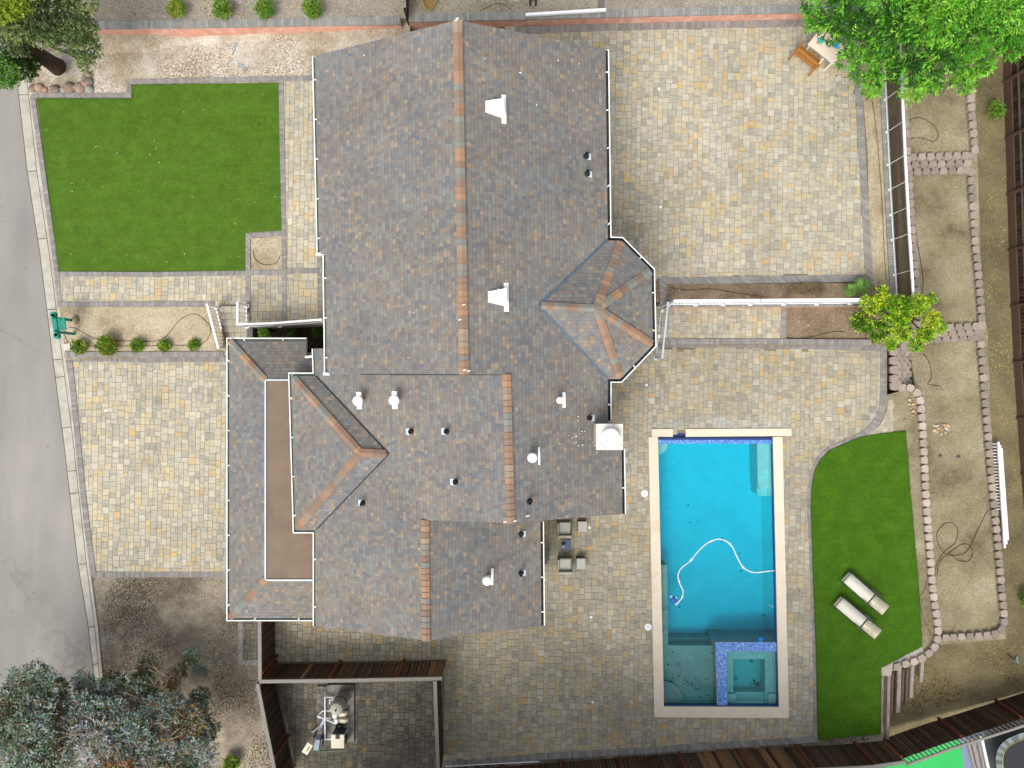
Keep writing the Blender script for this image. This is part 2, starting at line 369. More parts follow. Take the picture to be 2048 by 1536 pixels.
M['brownpick']=sm('bronze_picket',C(112,98,84),.6,.1)
M['tube']=sm('black_poly_tube',C(84,70,58),.8,.2,8,.2)
M['court']=sm('green_play_surface',C(52,190,96),.7,.1,1.2,.3)
M['courtgrey']=sm('blue_grey_surface',C(128,142,164),.7,.12,1.2,.3)
M['slab']=sm('dark_wet_slab',C(86,88,92),.7,.2,1.5,.3)
M['yellow']=sm('yellow_trim',C(170,160,70),.6)
M['mesh']=sm('trampoline_mat',C(52,54,60),.8,.1,30,.2)
M['padgrey']=sm('trampoline_pad',C(112,122,122),.7,.15,8,.2)
M['rock']=sm('rough_rock',(1,1,1,1),.9,.25,9,.2,attr=True,bump=.6,bscale=25)
M['glass']=sm('window_glass',(.03,.04,.05,1),.08,.1,1,.6)
M['litter']=sm('dry_leaf',(1,1,1,1),.9,.2,20,.1,attr=True)
M['lamp_off']=sm('white_light_cover',(.75,.76,.78,1),.3,.05)
M['rust']=sm('rusty_sheet',C(140,74,48),.8,.25,10,.2)
# pool materials
def m_plaster(name,c,c2):
    t=NT(name); t.rough(.85,.1); n=t.noise(1.6,6,.65); r=t.ramp([(.3,c2),(.65,c)],n); t.color(r.outputs[0]); return t.mat
M['plaster']=m_plaster('pool_plaster',(.52,.66,.72,1),(.46,.60,.66,1))
M['plaster2']=m_plaster('shallow_pool_plaster',(.55,.62,.58,1),(.44,.52,.49,1))
M['plaster3']=m_plaster('shaded_grey_pool_plaster',(.42,.39,.34,1),(.30,.30,.28,1))  # dull grey plaster, with tree shade over the shallows put into the colour
def m_mosaic():
    t=NT('blue_glass_mosaic'); t.rough(.25,.5); v=t.n('TexVoronoi',distance='CHEBYCHEV'); v.inputs['Scale'].default_value=26; v.inputs['Randomness'].default_value=.25
    t.t.links.new(t.coord(),v.inputs[0]); s=t.n('SeparateColor'); t.l(v,1,s,0)
    r=t.ramp([(0,C(70,118,206)),(.3,C(92,142,220)),(.65,C(118,166,230)),(.88,C(154,194,240))],s,0,'CONSTANT'); t.color(r.outputs[0]); return t.mat
M['mosaic']=m_mosaic()
M['tileblue']=sm('deep_blue_tile',C(40,70,140),.3,.25,20,.5)
def m_water():
    t=NT('pool_water'); t.t.nodes.remove(t.b)
    fr=t.n('Fresnel'); fr.inputs[0].default_value=1.33; tr=t.n('BsdfTransparent'); tr.inputs[0].default_value=(.97,.99,1,1); gl=t.n('BsdfGlossy'); gl.inputs['Roughness'].default_value=.03
    n=t.noise(3.5,3,.5); b=t.n('Bump'); b.inputs['Strength'].default_value=.15; b.inputs['Distance'].default_value=.02; t.l(n,0,b,'Height'); t.l(b,0,gl,'Normal'); t.l(b,0,fr,'Normal')
    mx=t.n('MixShader'); t.l(fr,0,mx,0); t.l(tr,0,mx,1); t.l(gl,0,mx,2); t.l(mx,0,t.out,0)
    va=t.n('VolumeAbsorption'); va.inputs[0].default_value=(.0,.905,.96,1); va.inputs[1].default_value=1.25; t.l(va,0,t.out,1); return t.mat
M['water']=m_water()
# ---------------- levels ----------------
DZ=.10; PZ=.10; UZ=.90; MZ=.45; BZ=1.45
T1=.70; T2=.22; T3=-.30; LO=-.80
XK=W(70,400,.12).x; XH=W(640,400,.9).x
def zf(x,y): t=(x-XK)/(XH-XK); return .12+.78*t
def P(l,z=0.0):
    if callable(z): return [Wf(a,b,z) for a,b in l]
    return [W(a,b,z) for a,b in l]
def slab(name,l,z,mat,z0=-1.4,ms=None,kind='structure',label=None,cat=None,side=None):
    b=MB(); b.prism(P(l,z),z0,z,0,1 if side else 0); o=b.build(name,[mat,side] if side else mat); tag(o,label,cat,kind=kind); return o
# base ground with a hole for the pool
b=MB(); outer=[Vector((-150,-150,0)),Vector((150,-150,0)),Vector((150,150,0)),Vector((-150,150,0))]
hole=[W(a,c,0) for a,c in ((1295,850),(1600,850),(1600,1445),(1295,1445))]
allp=outer+hole
for t in tessellate_polygon([outer,hole]):
    p=[allp[i] for i in t]
    if (p[1]-p[0]).cross(p[2]-p[0]).z<0: p.reverse()
    b.face([(q.x,q.y,LO) for q in p])
tag(b.build('ground',M['soil_low']),kind='structure')
def ribbon(b,p,w,z0,z1,m=0,closed=False):
    n=len(p); L=[];R=[]; s=0; S=[0]
    for i in range(n):
        a=p[max(i-1,0)]; c=p[min(i+1,n-1)]
        if closed: a=p[(i-1)%n]; c=p[(i+1)%n]
        d1=(p[i]-a); d2=(c-p[i]); d1.z=d2.z=0
        d=(d1.normalized()+d2.normalized()) if d1.length>1e-6 and d2.length>1e-6 else (c-a)
        d.z=0; d.normalize(); nrm=Vector((-d.y,d.x,0)); k=1.0
        if d1.length>1e-6 and d2.length>1e-6:
            cs=max(.4,nrm.dot(Vector((-d1.y,d1.x,0)).normalized())); k=1/cs
        L.append(p[i]+nrm*w/2*k); R.append(p[i]-nrm*w/2*k)
        if i: s+=(p[i]-p[i-1]).length; S.append(s)
    rng=range(n-1) if not closed else range(n)
    if closed: S.append(s+(p[0]-p[-1]).length)
    zt=lambda q: z1(q.x,q.y) if callable(z1) else z1
    zb=lambda q: z0(q.x,q.y) if callable(z0) else z0
    for i in rng:
        j=(i+1)%n; s0,s1=S[i],S[i+1]
        A=[Vector((q.x,q.y,zt(q))) for q in (R[i],R[j],L[j],L[i])]; B=[Vector((q.x,q.y,zb(q))) for q in (R[i],R[j],L[j],L[i])]
        b.face(A,m,uv=[(s0,0),(s1,0),(s1,w),(s0,w)])
        b.face([B[0],B[1],A[1],A[0]],m,uv=[(s0,0),(s1,0),(s1,.1),(s0,.1)]); b.face([B[2],B[3],A[3],A[2]],m,uv=[(s1,0),(s0,0),(s0,.1),(s1,.1)])
    if not closed:
        for i in (0,n-1):
            A=[Vector((q.x,q.y,zt(q))) for q in (R[i],L[i])]; B=[Vector((q.x,q.y,zb(q))) for q in (R[i],L[i])]
            q=[B[0],B[1],A[1],A[0]]; b.face(q if i else q[::-1],m,uv=[(0,0),(w,0),(w,.1),(0,.1)])
# street, gutter, kerb
K0=[(0,-80),(35,170),(54,340),(80,510),(106,720),(127,880),(143,1020),(156,1130),(176,1250),(187,1345),(212,1560)]
K0[0]=(8,-80)
K1=[(a+w,b) for (a,b),w in zip(K0,(20,20,19,19,19,19,18,17,13,11,10))]
K2=[(a+w,b) for (a,b),w in zip(K1,(7,7,7,7,7,7,6,6,6,6,6))]
slab('street',[(-700,-80)]+K0+[(-700,1560)],0.0,M['asph'])
slab('street_far',[(-700,-700),(40,-700),(8,-80),(-700,-80)],0.0,M['asph'])
def joints_strip(name,A,B,z,mat):
    b=MB(); pa=P(A,z); pb=P(B,z)
    b.prism(pa+pb[::-1],-1.2,z); return b.build(name,mat)
tag(joints_strip('gutter_pan',K0,K1,.012,M['conc']),kind='structure')
tag(joints_strip('kerb',K1,K2,.11,M['conc']),kind='structure')
# kerb expansion joints
b=MB()
def interp(L,y):
    for (x0,y0),(x1,y1) in zip(L,L[1:]):
        if y0<=y<=y1: return x0+(x1-x0)*(y-y0)/(y1-y0)
for y in (190,343,478,620,720,755,856,943,988,1130,1255,1330):
    a=W(interp(K0,y),y,.014); c=W(interp(K2,y),y-3,.118); m=(a+c)/2; b.box((a.x*.6+c.x*.4,a.y*.6+c.y*.4,.018),((c-a).length*.75,.02,.012),math.atan2(c.y-a.y,c.x-a.x))
ribbon(b,P(K1,.11),.018,.1,.114); ribbon(b,P(K0,.014),.022,0,.016)
tag(b.build('kerb_joints',M['joint_dark']),kind='structure')
# front plateaus
slab('front_soil',K2[:5]+[(131,712),(455,712),(434,613),(494,613),(494,650),(820,650),(820,-80)],zf,M['soil_front'])
slab('notch_soil',[(430,600),(900,600),(900,713),(430,713)],.05,M['soil_dark'])
slab('side_soil',[(131,712)]+K2[5:]+[(900,1560),(900,712)],.06,M['soil_bl'])
slab('far_yard_soil',[(40,-700),(820,-700),(820,-80),(10,-80)],.9,M['soil_top'])
slab('far_garden_soil',[(820,-700),(2900,-700),(2900,-80),(820,-80)],.9,M['soil_top'])
# upper beds along the top
slab('upper_bed_soil',[(150,-78),(812,-78),(812,36),(500,43),(190,45)],BZ,M['soil_top'])
slab('upper_garden_soil',[(812,-78),(1760,-78),(1760,14),(1100,26),(812,36)],BZ,M['soil_top'])
# walls with salmon face
def wall(name,label,path,z0,z1,th,capw,mat=M['redstucco'],cat='retaining wall',capmat=None,caph=.06):
    """path of pixel points = centre line of the cap"""
    p=[W(a,c,z1) for a,c in path]; mid=p[len(p)//2]; root=thing(name,label,cat,(mid.x,mid.y,z0))
    b=MB(); ribbon(b,p,th,z0,z1-caph); b.build('wall_face',mat,root)
    b=MB(); ribbon(b,p,capw,z1-caph+.002,z1); b.build('cap',capmat or M['cap_pav'],root); return root
wall('retaining_wall','salmon garden wall with grey cap under the row of four shrubs at the top',[(185,50),(420,47),(640,43),(801,41)],.3,BZ+.02,.2,.3)
wall('retaining_wall','salmon garden wall with grey cap behind the ridge end and the upper patio',[(817,36),(1000,32),(1200,27),(1400,22),(1620,17),(1765,12)],.5,BZ+.02,.2,.3)
# raised patio north-east, beds
slab('upper_patio_base',[(900,30),(1765,10),(1790,606),(1300,603),(1240,606),(900,700)],UZ-.05,M['soil_red'],z0=-1.4)
b=MB(); XS=[170,200,240,290,350,420,520,640,760]
for xa,xb in zip(XS,XS[1:]):
    q=[]
    for x,lo in ((xa,0),(xb,0),(xb,1),(xa,1)):
        f=min(1,max(0,(x-190)/230)); zt=1.40*(1-f)+.98*f
        if lo: q.append(Wf(x,(114-(x-190)*.11 if x<420 else 89-(x-420)*.06)+4*math.sin(x*.05),zf)+Vector((0,0,-.02)))
        else: q.append(W(x,47,zt))
    b.face(q[::-1])
tag(b.build('soil_bank',M['soil_front']),kind='structure')
MATJ=M['joint']
SN=[0]
def strip(name,pts,w,z,zb=None,mat='border',off=.012,parent=None):
    SN[0]+=1; off+=.0022*(SN[0]%7)
    b=MB(); p=P(pts,z)
    if callable(z): ribbon(b,p,w,lambda x,y:z(x,y)-.05,lambda x,y:z(x,y)+off)
    else: ribbon(b,p,w,z-.08 if zb is None else zb,z+off)
    o=b.build(name,M[mat]); tag(o,kind='structure'); return o
# ---- paver fields ----
PAL=[(C(200,191,167),26),(C(208,201,183),16),(C(186,181,162),18),(C(172,168,151),15),(C(200,183,148),8),(C(210,182,130),6),(C(216,178,112),3),(C(160,158,144),7),(C(206,192,152),8)]
PAL=[c for c,w in PAL for _ in range(w)]
def inside(p,poly):
    x,y=p; r=False; n=len(poly)
    for i in range(n):
        x0,y0=poly[i][0],poly[i][1]; x1,y1=poly[(i+1)%n][0],poly[(i+1)%n][1]
        if (y0>y)!=(y1>y) and x<(x1-x0)*(y-y0)/(y1-y0)+x0: r=not r
    return r
def cliprect(R,poly):
    # convex clip only for convex polygons
    out=R
    n=len(poly); ar=sum(poly[i][0]*poly[(i+1)%n][1]-poly[(i+1)%n][0]*poly[i][1] for i in range(n))
    pl=poly if ar>0 else poly[::-1]
    for i in range(n):
        ax,ay=pl[i][0],pl[i][1]; bx,by=pl[(i+1)%n][0],pl[(i+1)%n][1]; inp=out; out=[]
        if not inp: return []
        side=lambda q:(bx-ax)*(q[1]-ay)-(by-ay)*(q[0]-ax)
        for k in range(len(inp)):
            p,q=inp[k],inp[(k+1)%len(inp)]; sp,sq=side(p),side(q)
            if sp>=0: out.append(p)
            if (sp>=0)!=(sq>=0):
                t=sp/(sp-sq); out.append((p[0]+(q[0]-p[0])*t,p[1]+(q[1]-p[1])*t))
    return out
WHITE=[(1296,836,1584,858,.75,C(206,212,212)),(1408,230,1456,352,.6,C(206,200,190)),(1500,45,1640,110,.3,C(150,146,138)),(900,1330,920,1372,.6,C(150,140,124))]
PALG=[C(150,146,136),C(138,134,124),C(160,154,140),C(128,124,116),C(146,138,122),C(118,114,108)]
def pavers(name,poly,z,holes=(),mat='paver',joint='joint',seed=1,clip=True,base=True,U=.092,z0=None,rot=-.018,kind='structure'):
    rnd=random.Random(seed); P2=[(p.x,p.y) for p in P(poly,z)]; HL=[[(p.x,p.y) for p in P(h,z)] for h in holes]
    ca,sa=math.cos(rot),math.sin(rot)
    tol=lambda q:(q[0]*ca+q[1]*sa,-q[0]*sa+q[1]*ca); tow=lambda q:(q[0]*ca-q[1]*sa,q[0]*sa+q[1]*ca)
    LP=[tol(p) for p in P2]; x0=min(p[0] for p in LP); x1=max(p[0] for p in LP); y0=min(p[1] for p in LP); y1=max(p[1] for p in LP)
    nx=int((x1-x0)/U)+4; ny=int((y1-y0)/U)+4; hgt=[0]*nx; pcs=[]
    while True:
        m=min(hgt)
        if m>=ny: break
        i=hgt.index(m); j=i
        while j<nx and hgt[j]==m: j+=1
        g=j-i; w=3 if rnd.random()<.62 else 2
        if g-w==1: w=g if g<=3 else (5-w)
        w=min(w,g)
        if g-w==1: w=g
        h=3 if rnd.random()<(.6 if w==3 else .8) else 2
        pcs.append((i,m,w,h))
        for k in range(i,i+w): hgt[k]+=h
    zz=(lambda x,y:z(x,y)) if callable(z) else (lambda x,y:z)
    b=MB(); J=.0045
    conv=clip
    for i,mm,w,h in pcs:
        a0=x0-U+i*U+J; a1=x0-U+(i+w)*U-J; c0=y0-U+mm*U+J; c1=y0-U+(mm+h)*U-J
        ctr=tow(((a0+a1)/2,(c0+c1)/2)); R=[tow(q) for q in ((a0,c0),(a1,c0),(a1,c1),(a0,c1))]
        if conv:
            R=cliprect(R,P2)
            if len(R)<3: continue
            if any(inside(ctr,h2) for h2 in HL): continue
        else:
            if not inside(ctr,P2): continue
            if any(inside(ctr,h2) for h2 in HL): continue
        col=rnd.choice(PALG if (mat=='paver_shaded' and rnd.random()<.93) else PAL); k=rnd.uniform(.9,1.08); col=(col[0]*k,col[1]*k,col[2]*k,1)
        zc=zz(*ctr); px_=1024+ctr[0]*F/(H-zc); py_=768-ctr[1]*F/(H-zc)
        for X0,Y0,X1,Y1,st,wc in WHITE:
            if X0<px_<X1 and Y0<py_<Y1 and rnd.random()<.85: f_=st*rnd.uniform(.5,1); col=tuple(col[q]*(1-f_)+wc[q]*f_ for q in range(3))+(1,)
        dz=rnd.uniform(-.0015,.0015)
        top=[(q[0],q[1],zz(*q)+dz) for q in R]; cx=sum(q[0] for q in R)/len(R); cy=sum(q[1] for q in R)/len(R)
        top2=[(q[0]+(cx-q[0])*.03,q[1]+(cy-q[1])*.03,q[2]) for q in top]; low=[(q[0],q[1],q[2]-.012) for q in top]
        b.face(top2,0,col)
        n=len(R)
        for k2 in range(n):
            k3=(k2+1)%n; b.face([low[k2],low[k3],top2[k3],top2[k2]],0,(col[0]*.9,col[1]*.9,col[2]*.9,1))
    o=b.build(name,M[mat]); tag(o,kind=kind)
    if base:
        b=MB()
        zb=-1.4 if z0 is None else z0
        pp=[Vector((q[0],q[1],0)) for q in P2]; hh=[[Vector((q[0],q[1],0)) for q in h] for h in HL]; allp=pp+[q for h in hh for q in h]
        for t in tessellate_polygon([pp]+hh):
            q=[allp[i] for i in t]
            if (q[1]-q[0]).cross(q[2]-q[0]).z<0: q.reverse()
            b.face([(v.x,v.y,zz(v.x,v.y)-.009) for v in q])
        for k in range(len(pp)):
            a,c=pp[k],pp[(k+1)%len(pp)]; b.face([(a.x,a.y,zb),(c.x,c.y,zb),(c.x,c.y,zz(c.x,c.y)-.009),(a.x,a.y,zz(a.x,a.y)-.009)])
        tag(b.build(name+'_bedding',M[joint]),kind='structure')
    return o
# pool outlines (pixels at z=.14)
PO=[(1300,858),(1582,858),(1582,872),(1566,873),(1578,1436),(1309,1434),(1297,873)]
PI=[(1316,876),(1546,876),(1558,1414),(1328,1413)]
PH=[(1306,866),(1556,866),(1568,1426),(1318,1424)]
# upper patio
pavers('patio_paving',[(1040,58),(1706,47),(1732,552),(1300,558),(1190,640),(900,640),(900,58)],UZ,seed=3,clip=False)
strip('patio_border',[(1030,61),(1200,55),(1400,50),(1708,44),(1718,200),(1738,556),(1325,562),(1328,612)],.28,UZ)
# fan of lower strip and pool terrace
slab('lower_walk_base',[(1200,608),(1765,608),(1772,690),(1200,690)],MZ-.06,M['soil_red'])
pavers('lower_walk_paving',[(1300,612),(1566,612),(1566,684),(1300,684)],MZ,seed=5)
strip('lower_walk_border',[(1567,612),(1567,682)],.22,MZ)
slab('middle_bed_soil',[(1332,568),(1745,566),(1765,598),(1334,602)],UZ+.02,M['soil_red'])
slab('east_strip_soil',[(1712,50),(1768,50),(1800,690),(1742,600),(1735,300)],UZ+.004,M['soil_planter'])
# pool terrace paving with curved lawn edge
CURVE=[(1768,696),(1768,790),(1765,815),(1757,838),(1742,858),(1720,874),(1690,886),(1660,900),(1641,918),(1629,942),(1623,975),(1622,1020)]
POOLT=[(1060,700),(1300,697)]+CURVE+[(1626,1150),(1632,1300),(1634,1476),(1300,1498),(884,1526),(884,1240),(530,1234),(500,1234),(500,1150),(1060,1150)]
slab_o=None
pavers('terrace_paving',POOLT,PZ,holes=[PH],seed=9,clip=False,mat='paver_terrace')
slab('terrace_house_base',[(640,700),(1080,700),(1080,1240),(640,1240)],PZ-.03,M['joint'],z0=-.5)
strip('terrace_border',[(1214,690),(1500,689)]+[(a-1,b) for a,b in CURVE]+[(1627,1150),(1632,1300),(1634,1478),(1300,1500),(1100,1512),(884,1530)],.26,PZ)
strip('terrace_kerb',[(1330,684),(1500,683),(1742,685)],.22,MZ,zb=-.3,mat='border',off=.03)
# pool lawn
slab('pool_lawn',CURVE[7:]+[(1626,1150),(1632,1300),(1636,1480),(1762,1468),(1762,1336),(1844,1293),(1838,1180),(1822,1000),(1811,862),(1770,866),(1720,874)],PZ+.03,M['turf2'])
slab('lawn_side_soil',[(1738,800),(1826,775),(1846,850),(1858,1000),(1872,1200),(1878,1280),(1845,1325),(1790,1338),(1700,1400),(1700,900)],PZ-.01,M['soil_east'])
slab('gravel_corner',[(1762,1332),(1845,1292),(1847,1308),(1786,1332),(1782,1352),(1762,1352)],PZ+.02,sm('crushed_white_gravel',C(186,178,164),.95,.35,30,.1,bump=.8,bscale=60))
slab('efflorescent_soil',[(1776,800),(1784,798),(1788,812),(1785,826),(1790,838),(1784,852),(1789,862),(1772,868),(1754,869),(1738,873),(1726,874),(1744,862),(1760,850),(1768,836),(1774,820)],PZ+.01,sm('chalky_soil',C(176,168,148),.95,.35,6,.1,bump=.5,bscale=60))
# terraces
slab('terrace_soil_upper',[(1790,40),(1950,40),(1952,312),(1812,316)],T1,M['soil_east'])
slab('terrace_soil_middle',[(1800,312),(1955,312),(1966,651),(1822,656)],T2,M['soil_east'])
slab('terrace_soil_lower',[(1815,650),(1975,655),(1985,900),(2012,1278),(1880,1290),(1850,1000),(1840,850),(1820,700)],T3,M['soil_east'])
# driveway
pavers('driveway_paving',[(140,715),(465,715),(465,1152),(189,1152)],DZ,seed=11)
strip('driveway_border',[(138,719),(460,719)],.2,DZ); strip('driveway_border',[(139,715),(147,790),(168,1000),(187,1150)],.22,DZ); strip('driveway_border',[(183,1149),(460,1149)],.22,DZ)
# front walk and lawn
slab('front_lawn',[(74,197),(264,197),(264,170),(557,166),(563,463),(491,468),(490,543),(117,543)],lambda x,y:zf(x,y)+.03,M['turf'],z0=-.3)
ZW=lambda x,y:zf(x,y)+.02
pavers('front_walk_paving',[(117,548),(505,548),(505,612),(120,608)],ZW,seed=21,z0=-.3)
pavers('side_walk_paving',[(562,160),(632,156),(642,545),(570,545)],ZW,seed=22,z0=-.3)
pavers('landing_paving',[(500,545),(662,540),(662,645),(495,648)],ZW,seed=23,z0=-.3,U=.1)
for i,(pts,w) in enumerate((([(65,190),(98,430),(113,540),(120,612)],.2),([(69,191),(259,191),(259,164),(420,160),(640,156)],.2),([(562,160),(564,280),(568,466),(569,640)],.2),([(568,466),(496,471),(496,640)],.2),
    ([(112,548),(300,549),(500,546),(650,541)],.19),([(115,609),(430,608)],.2),([(628,215),(634,380),(639,545),(640,640)],.18))):
    strip('walk_border',pts,w,ZW)
# flower square and planter
slab('square_bed_soil',[(502,476),(563,475),(565,540),(502,540)],lambda x,y:zf(x,y)+.025,M['soil_planter'],z0=-.3)
slab('planter_soil',[(121,614),(432,614),(452,702),(134,702)],lambda x,y:zf(x,y)+.01,M['soil_planter'],z0=-.3)
b=MB(); p=P([(131,709),(300,709),(448,708)],zf); ribbon(b,p,.2,-.1,lambda x,y:zf(x,y)+.05)
o=b.build('planter_kerb_wall',M['border']); tag(o,'low grey kerb wall between the planter of round shrubs and the driveway','kerb wall')
# stairs from the landing down to the garage side
root=thing('front_steps','paver steps going down between the two white stair railings','steps',W(470,650,.2))
for i in range(6):
    y0=612+i*13; zt=.84-.12*i; b=MB(); q=P([(432+i*3,y0),(494,y0),(494,y0+13.6),(435+i*3,y0+13.6)],zt)
    pr=[(v.x,v.y) for v in q]; b.prism(pr,-.2,zt-.012,0); b.build('step',M['joint'],root)
    b=MB(); x0=q[0].x; x1=q[1].x; n=4
    for k in range(n):
        a=x0+(x1-x0)*k/n; c=x0+(x1-x0)*(k+1)/n; col=random.choice(PAL[:80]); b.box(((a+c)/2,(q[0].y+q[2].y)/2,zt-.004),((c-a)-.012,abs(q[0].y-q[2].y)-.012,.02),0,0,col)
    b.build('tread',M['paver'],root)
slab('dark_bed_soil',[(505,654),(665,650),(665,700),(505,700)],.14,M['soil_dark'])
slab('dark_bed_wall',[(494,648),(665,644),(665,653),(505,656),(505,685),(494,685)],.62,M['border'])
# pump yard and side passage
pavers('pump_yard_paving',[(556,1366),(880,1330),(880,1535),(600,1560)],PZ+.004,mat='paver_shaded',joint='joint_dark',seed=31,z0=-.3)
pavers('side_passage_paving',[(478,1236),(545,1236),(540,1330),(480,1330)],PZ+.006,mat='paver_shaded',joint='joint_dark',seed=32,z0=-.3)
strip('side_passage_border',[(481,1238),(481,1325),(540,1325)],.2,PZ)
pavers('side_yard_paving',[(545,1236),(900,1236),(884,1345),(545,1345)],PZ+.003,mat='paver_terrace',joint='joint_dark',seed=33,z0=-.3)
slab('south_strip_soil',[(870,1528),(1300,1500),(1640,1478),(1765,1466),(1765,1490),(1765,1620),(870,1620)],PZ-.05,M['soil_bl'])
# ---------------- house ----------------
eN=4.9; RZ=H-(H-eN)/1.0994; SL=.427
NR0=W(915,40,RZ); NR1=W(928,748,RZ)
pNW=plane3(NR0,NR1,W(638,300,eN)); pNE=plane3(NR0,NR1,W(1213,300,eN))
SR0=onp(1013,749,pNE); SR1=onp(1021,1046,pNE)
pSW=plane_edge(SR0,SR1,SL,(-20,SR0.y))
TR0=onp(850,1040,pSW); TR1=onp(852,1281,pSW)
pSE=plane_edge(TR0,TR1,SL,(20,TR0.y))
house=thing('house','large house under brown and slate shingle roofs with white gutters','house',(0,0,0))
def roofpart(faces,name='roof',fas=True,drop=.16):
    b=MB()
    edges={}
    for f in faces:
        n=(f[1]-f[0]).cross(f[2]-f[0])
        if n.z<0: f=f[::-1]; n=-n
        n.normalize(); hd=Vector((0,0,1)).cross(n); hd=Vector((1,0,0)) if hd.length<1e-4 else hd.normalized(); dn=hd.cross(n)
        # v grows down slope
        if dn.z>0: dn=-dn
        if len(f)>4:
            for t in tessellate_polygon([[Vector((q.x,q.y,0)) for q in f]]):
                q=[f[i] for i in t]
                if (q[1]-q[0]).cross(q[2]-q[0]).z<0: q.reverse()
                b.face(q,0,uv=[(v.dot(hd),v.dot(dn)) for v in q])
        else: b.face(f,0,uv=[(v.dot(hd),v.dot(dn)) for v in f])
        for i in range(len(f)):
            a,c=f[i],f[(i+1)%len(f)]; ka=tuple(round(v,2) for v in a); kc=tuple(round(v,2) for v in c)
            if (kc,ka) in edges: edges.pop((kc,ka))
            else: edges[(ka,kc)]=(a,c)
    dz=Vector((0,0,drop))
    for a,c in edges.values(): b.face([a-dz,c-dz,c,a],1); b.face([a-dz*.9,a-dz*.9+Vector((0,0,.01)),c-dz*.9+Vector((0,0,.01)),c-dz*.9],1)
    return b.build(name,[M['shingle'],M['fascia']],house)
V=onp
A=[V(631,111,pNW),V(640,508,pNW),V(652,508,pNW),V(655,747,pNW),NR1,NR0]
roofpart([A,[NR0,NR1,SR0,SR1,V(1245,1028,pNE),V(1243,885,pNE),V(1216,885,pNE),V(1216,480,pNE),V(1211,98,pNE)]])
zE=V(632,900,pSW).z
roofpart([[V(630,697,pSW),V(720,697,pSW),V(720,749,pSW),SR0,SR1,TR0,TR1,V(632,1252,pSW)],[TR0,TR1,V(1083,1252,pSE),V(1081,1044,pSE)]])
# west bay roof
B0=V(778,908,pSW); A0=W(720,905,B0.z); zb=V(632,752,pSW).z; zb2=V(632,1060,pSW).z
C0=W(583,752,zb); C1=W(592,1060,zb2); N0=V(632,752,pSW); N1=V(632,1060,pSW)
up=Vector((0,0,.012))
roofpart([[A0+up,B0+up,N0+up,C0+up],[A0+up,C0+up,C1+up],[A0+up,C1+up,N1+up,B0+up]])
# turret bay
Q=V(1078,611,pNE); AP=W(1193,617,Q.z+.02); ze=V(1214,481,pNE).z
E=[V(1214,481,pNE),W(1243,481,ze),W(1303,541,ze),W(1306,690,ze),W(1241,758,ze),V(1216,758,pNE)]
E[5].z=E[0].z if abs(E[5].z-E[0].z)<.05 else E[5].z
roofpart([[Q+up,E[0]+up,E[1]+up,AP+up],[AP+up,E[1]+up,E[2]+up],[AP+up,E[2]+up,E[3]+up],[AP+up,E[3]+up,E[4]+up],[AP+up,E[4]+up,E[5]+up,Q+up]])
# garage skirt roof
gz=2.5; dz_=3.06
G0=W(459,682,gz); G1=W(459,1236,gz); D0=W(530,760,dz_); D1=W(530,1160,dz_)
roofpart([[G0,D0,D1,G1],[G0,W(612,682,gz),W(612,760,dz_),D0],[W(612,712,gz+.22),W(650,712,gz+.22),W(650,760,dz_),W(612,760,dz_)],[G1,D1,W(650,1160,dz_),W(650,1236,gz)]])
b=MB(); q=P([(531,761),(655,761),(655,1159),(531,1159)],dz_); b.prism([(v.x,v.y) for v in q],dz_-.2,dz_-.01); b.build('flat_roof',M['deck'],house)
b=MB(); ribbon(b,P([(612,760),(531,760),(531,1160),(650,1160)],dz_),.05,dz_-.05,dz_+.03); b.build('drip_edge',M['flash'],house)
# ridge caps
CP=[C(166,132,106)]*4+[C(154,125,104)]*4+[C(142,120,104)]*4+[C(138,132,122)]*3+[C(134,138,130)]*2+[C(160,140,120)]*3
def ridge(a,b_,w=.30,s=SL*.9,seg=.19):
    a=Vector(a); b_=Vector(b_); d=b_-a; L=d.length; d/=L; side=d.cross(Vector((0,0,1))).normalized(); n=max(1,int(L/seg)); m=MB(); st=L/n; col=random.choice(CP)
    for i in range(n):
        if i%2==0 or random.random()<.5: col=random.choice(CP)
        k=random.uniform(.92,1.08); c=(col[0]*k,col[1]*k,col[2]*k,1)
        p0=a+d*(st*i); p1=a+d*(st*(i+1)+.02); h0=.062; h1=.04
        l0=p0+side*w/2+Vector((0,0,h0-s*w/2)); r0=p0-side*w/2+Vector((0,0,h0-s*w/2)); l1=p1+side*w/2+Vector((0,0,h1-s*w/2)); r1=p1-side*w/2+Vector((0,0,h1-s*w/2))
        c0=p0+Vector((0,0,h0)); c1=p1+Vector((0,0,h1))
        m.face([r0,c0,c1,r1][::-1],0,c); m.face([c0,l0,l1,c1][::-1],0,c); e=Vector((0,0,-.05))
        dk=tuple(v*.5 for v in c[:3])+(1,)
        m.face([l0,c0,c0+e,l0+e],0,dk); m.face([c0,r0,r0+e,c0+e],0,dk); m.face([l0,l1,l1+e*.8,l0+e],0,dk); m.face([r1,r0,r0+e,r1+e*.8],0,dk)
    return m.build('ridge_cap',M['cap'],house)
ridge(NR0,NR1,.29); ridge(SR0,SR1,.27); ridge(TR0,TR1,.27)
def lerp(a,b,t): return a+(b-a)*t
for a,c in ((A0,lerp(B0,A0,.12)),(lerp(C0,A0,.03),A0),(lerp(C1,A0,.03),A0)): ridge(a,c,.27,.3)
ridge(lerp(Q,AP,.04),AP,.24,.4)
for i in (1,2,3,4): ridge(lerp(E[i],AP,.02),AP+Vector((0,0,.02)),.27,.28,.17)
ridge(G0,D0,.25,.26); ridge(G1,D1,.25,.26)
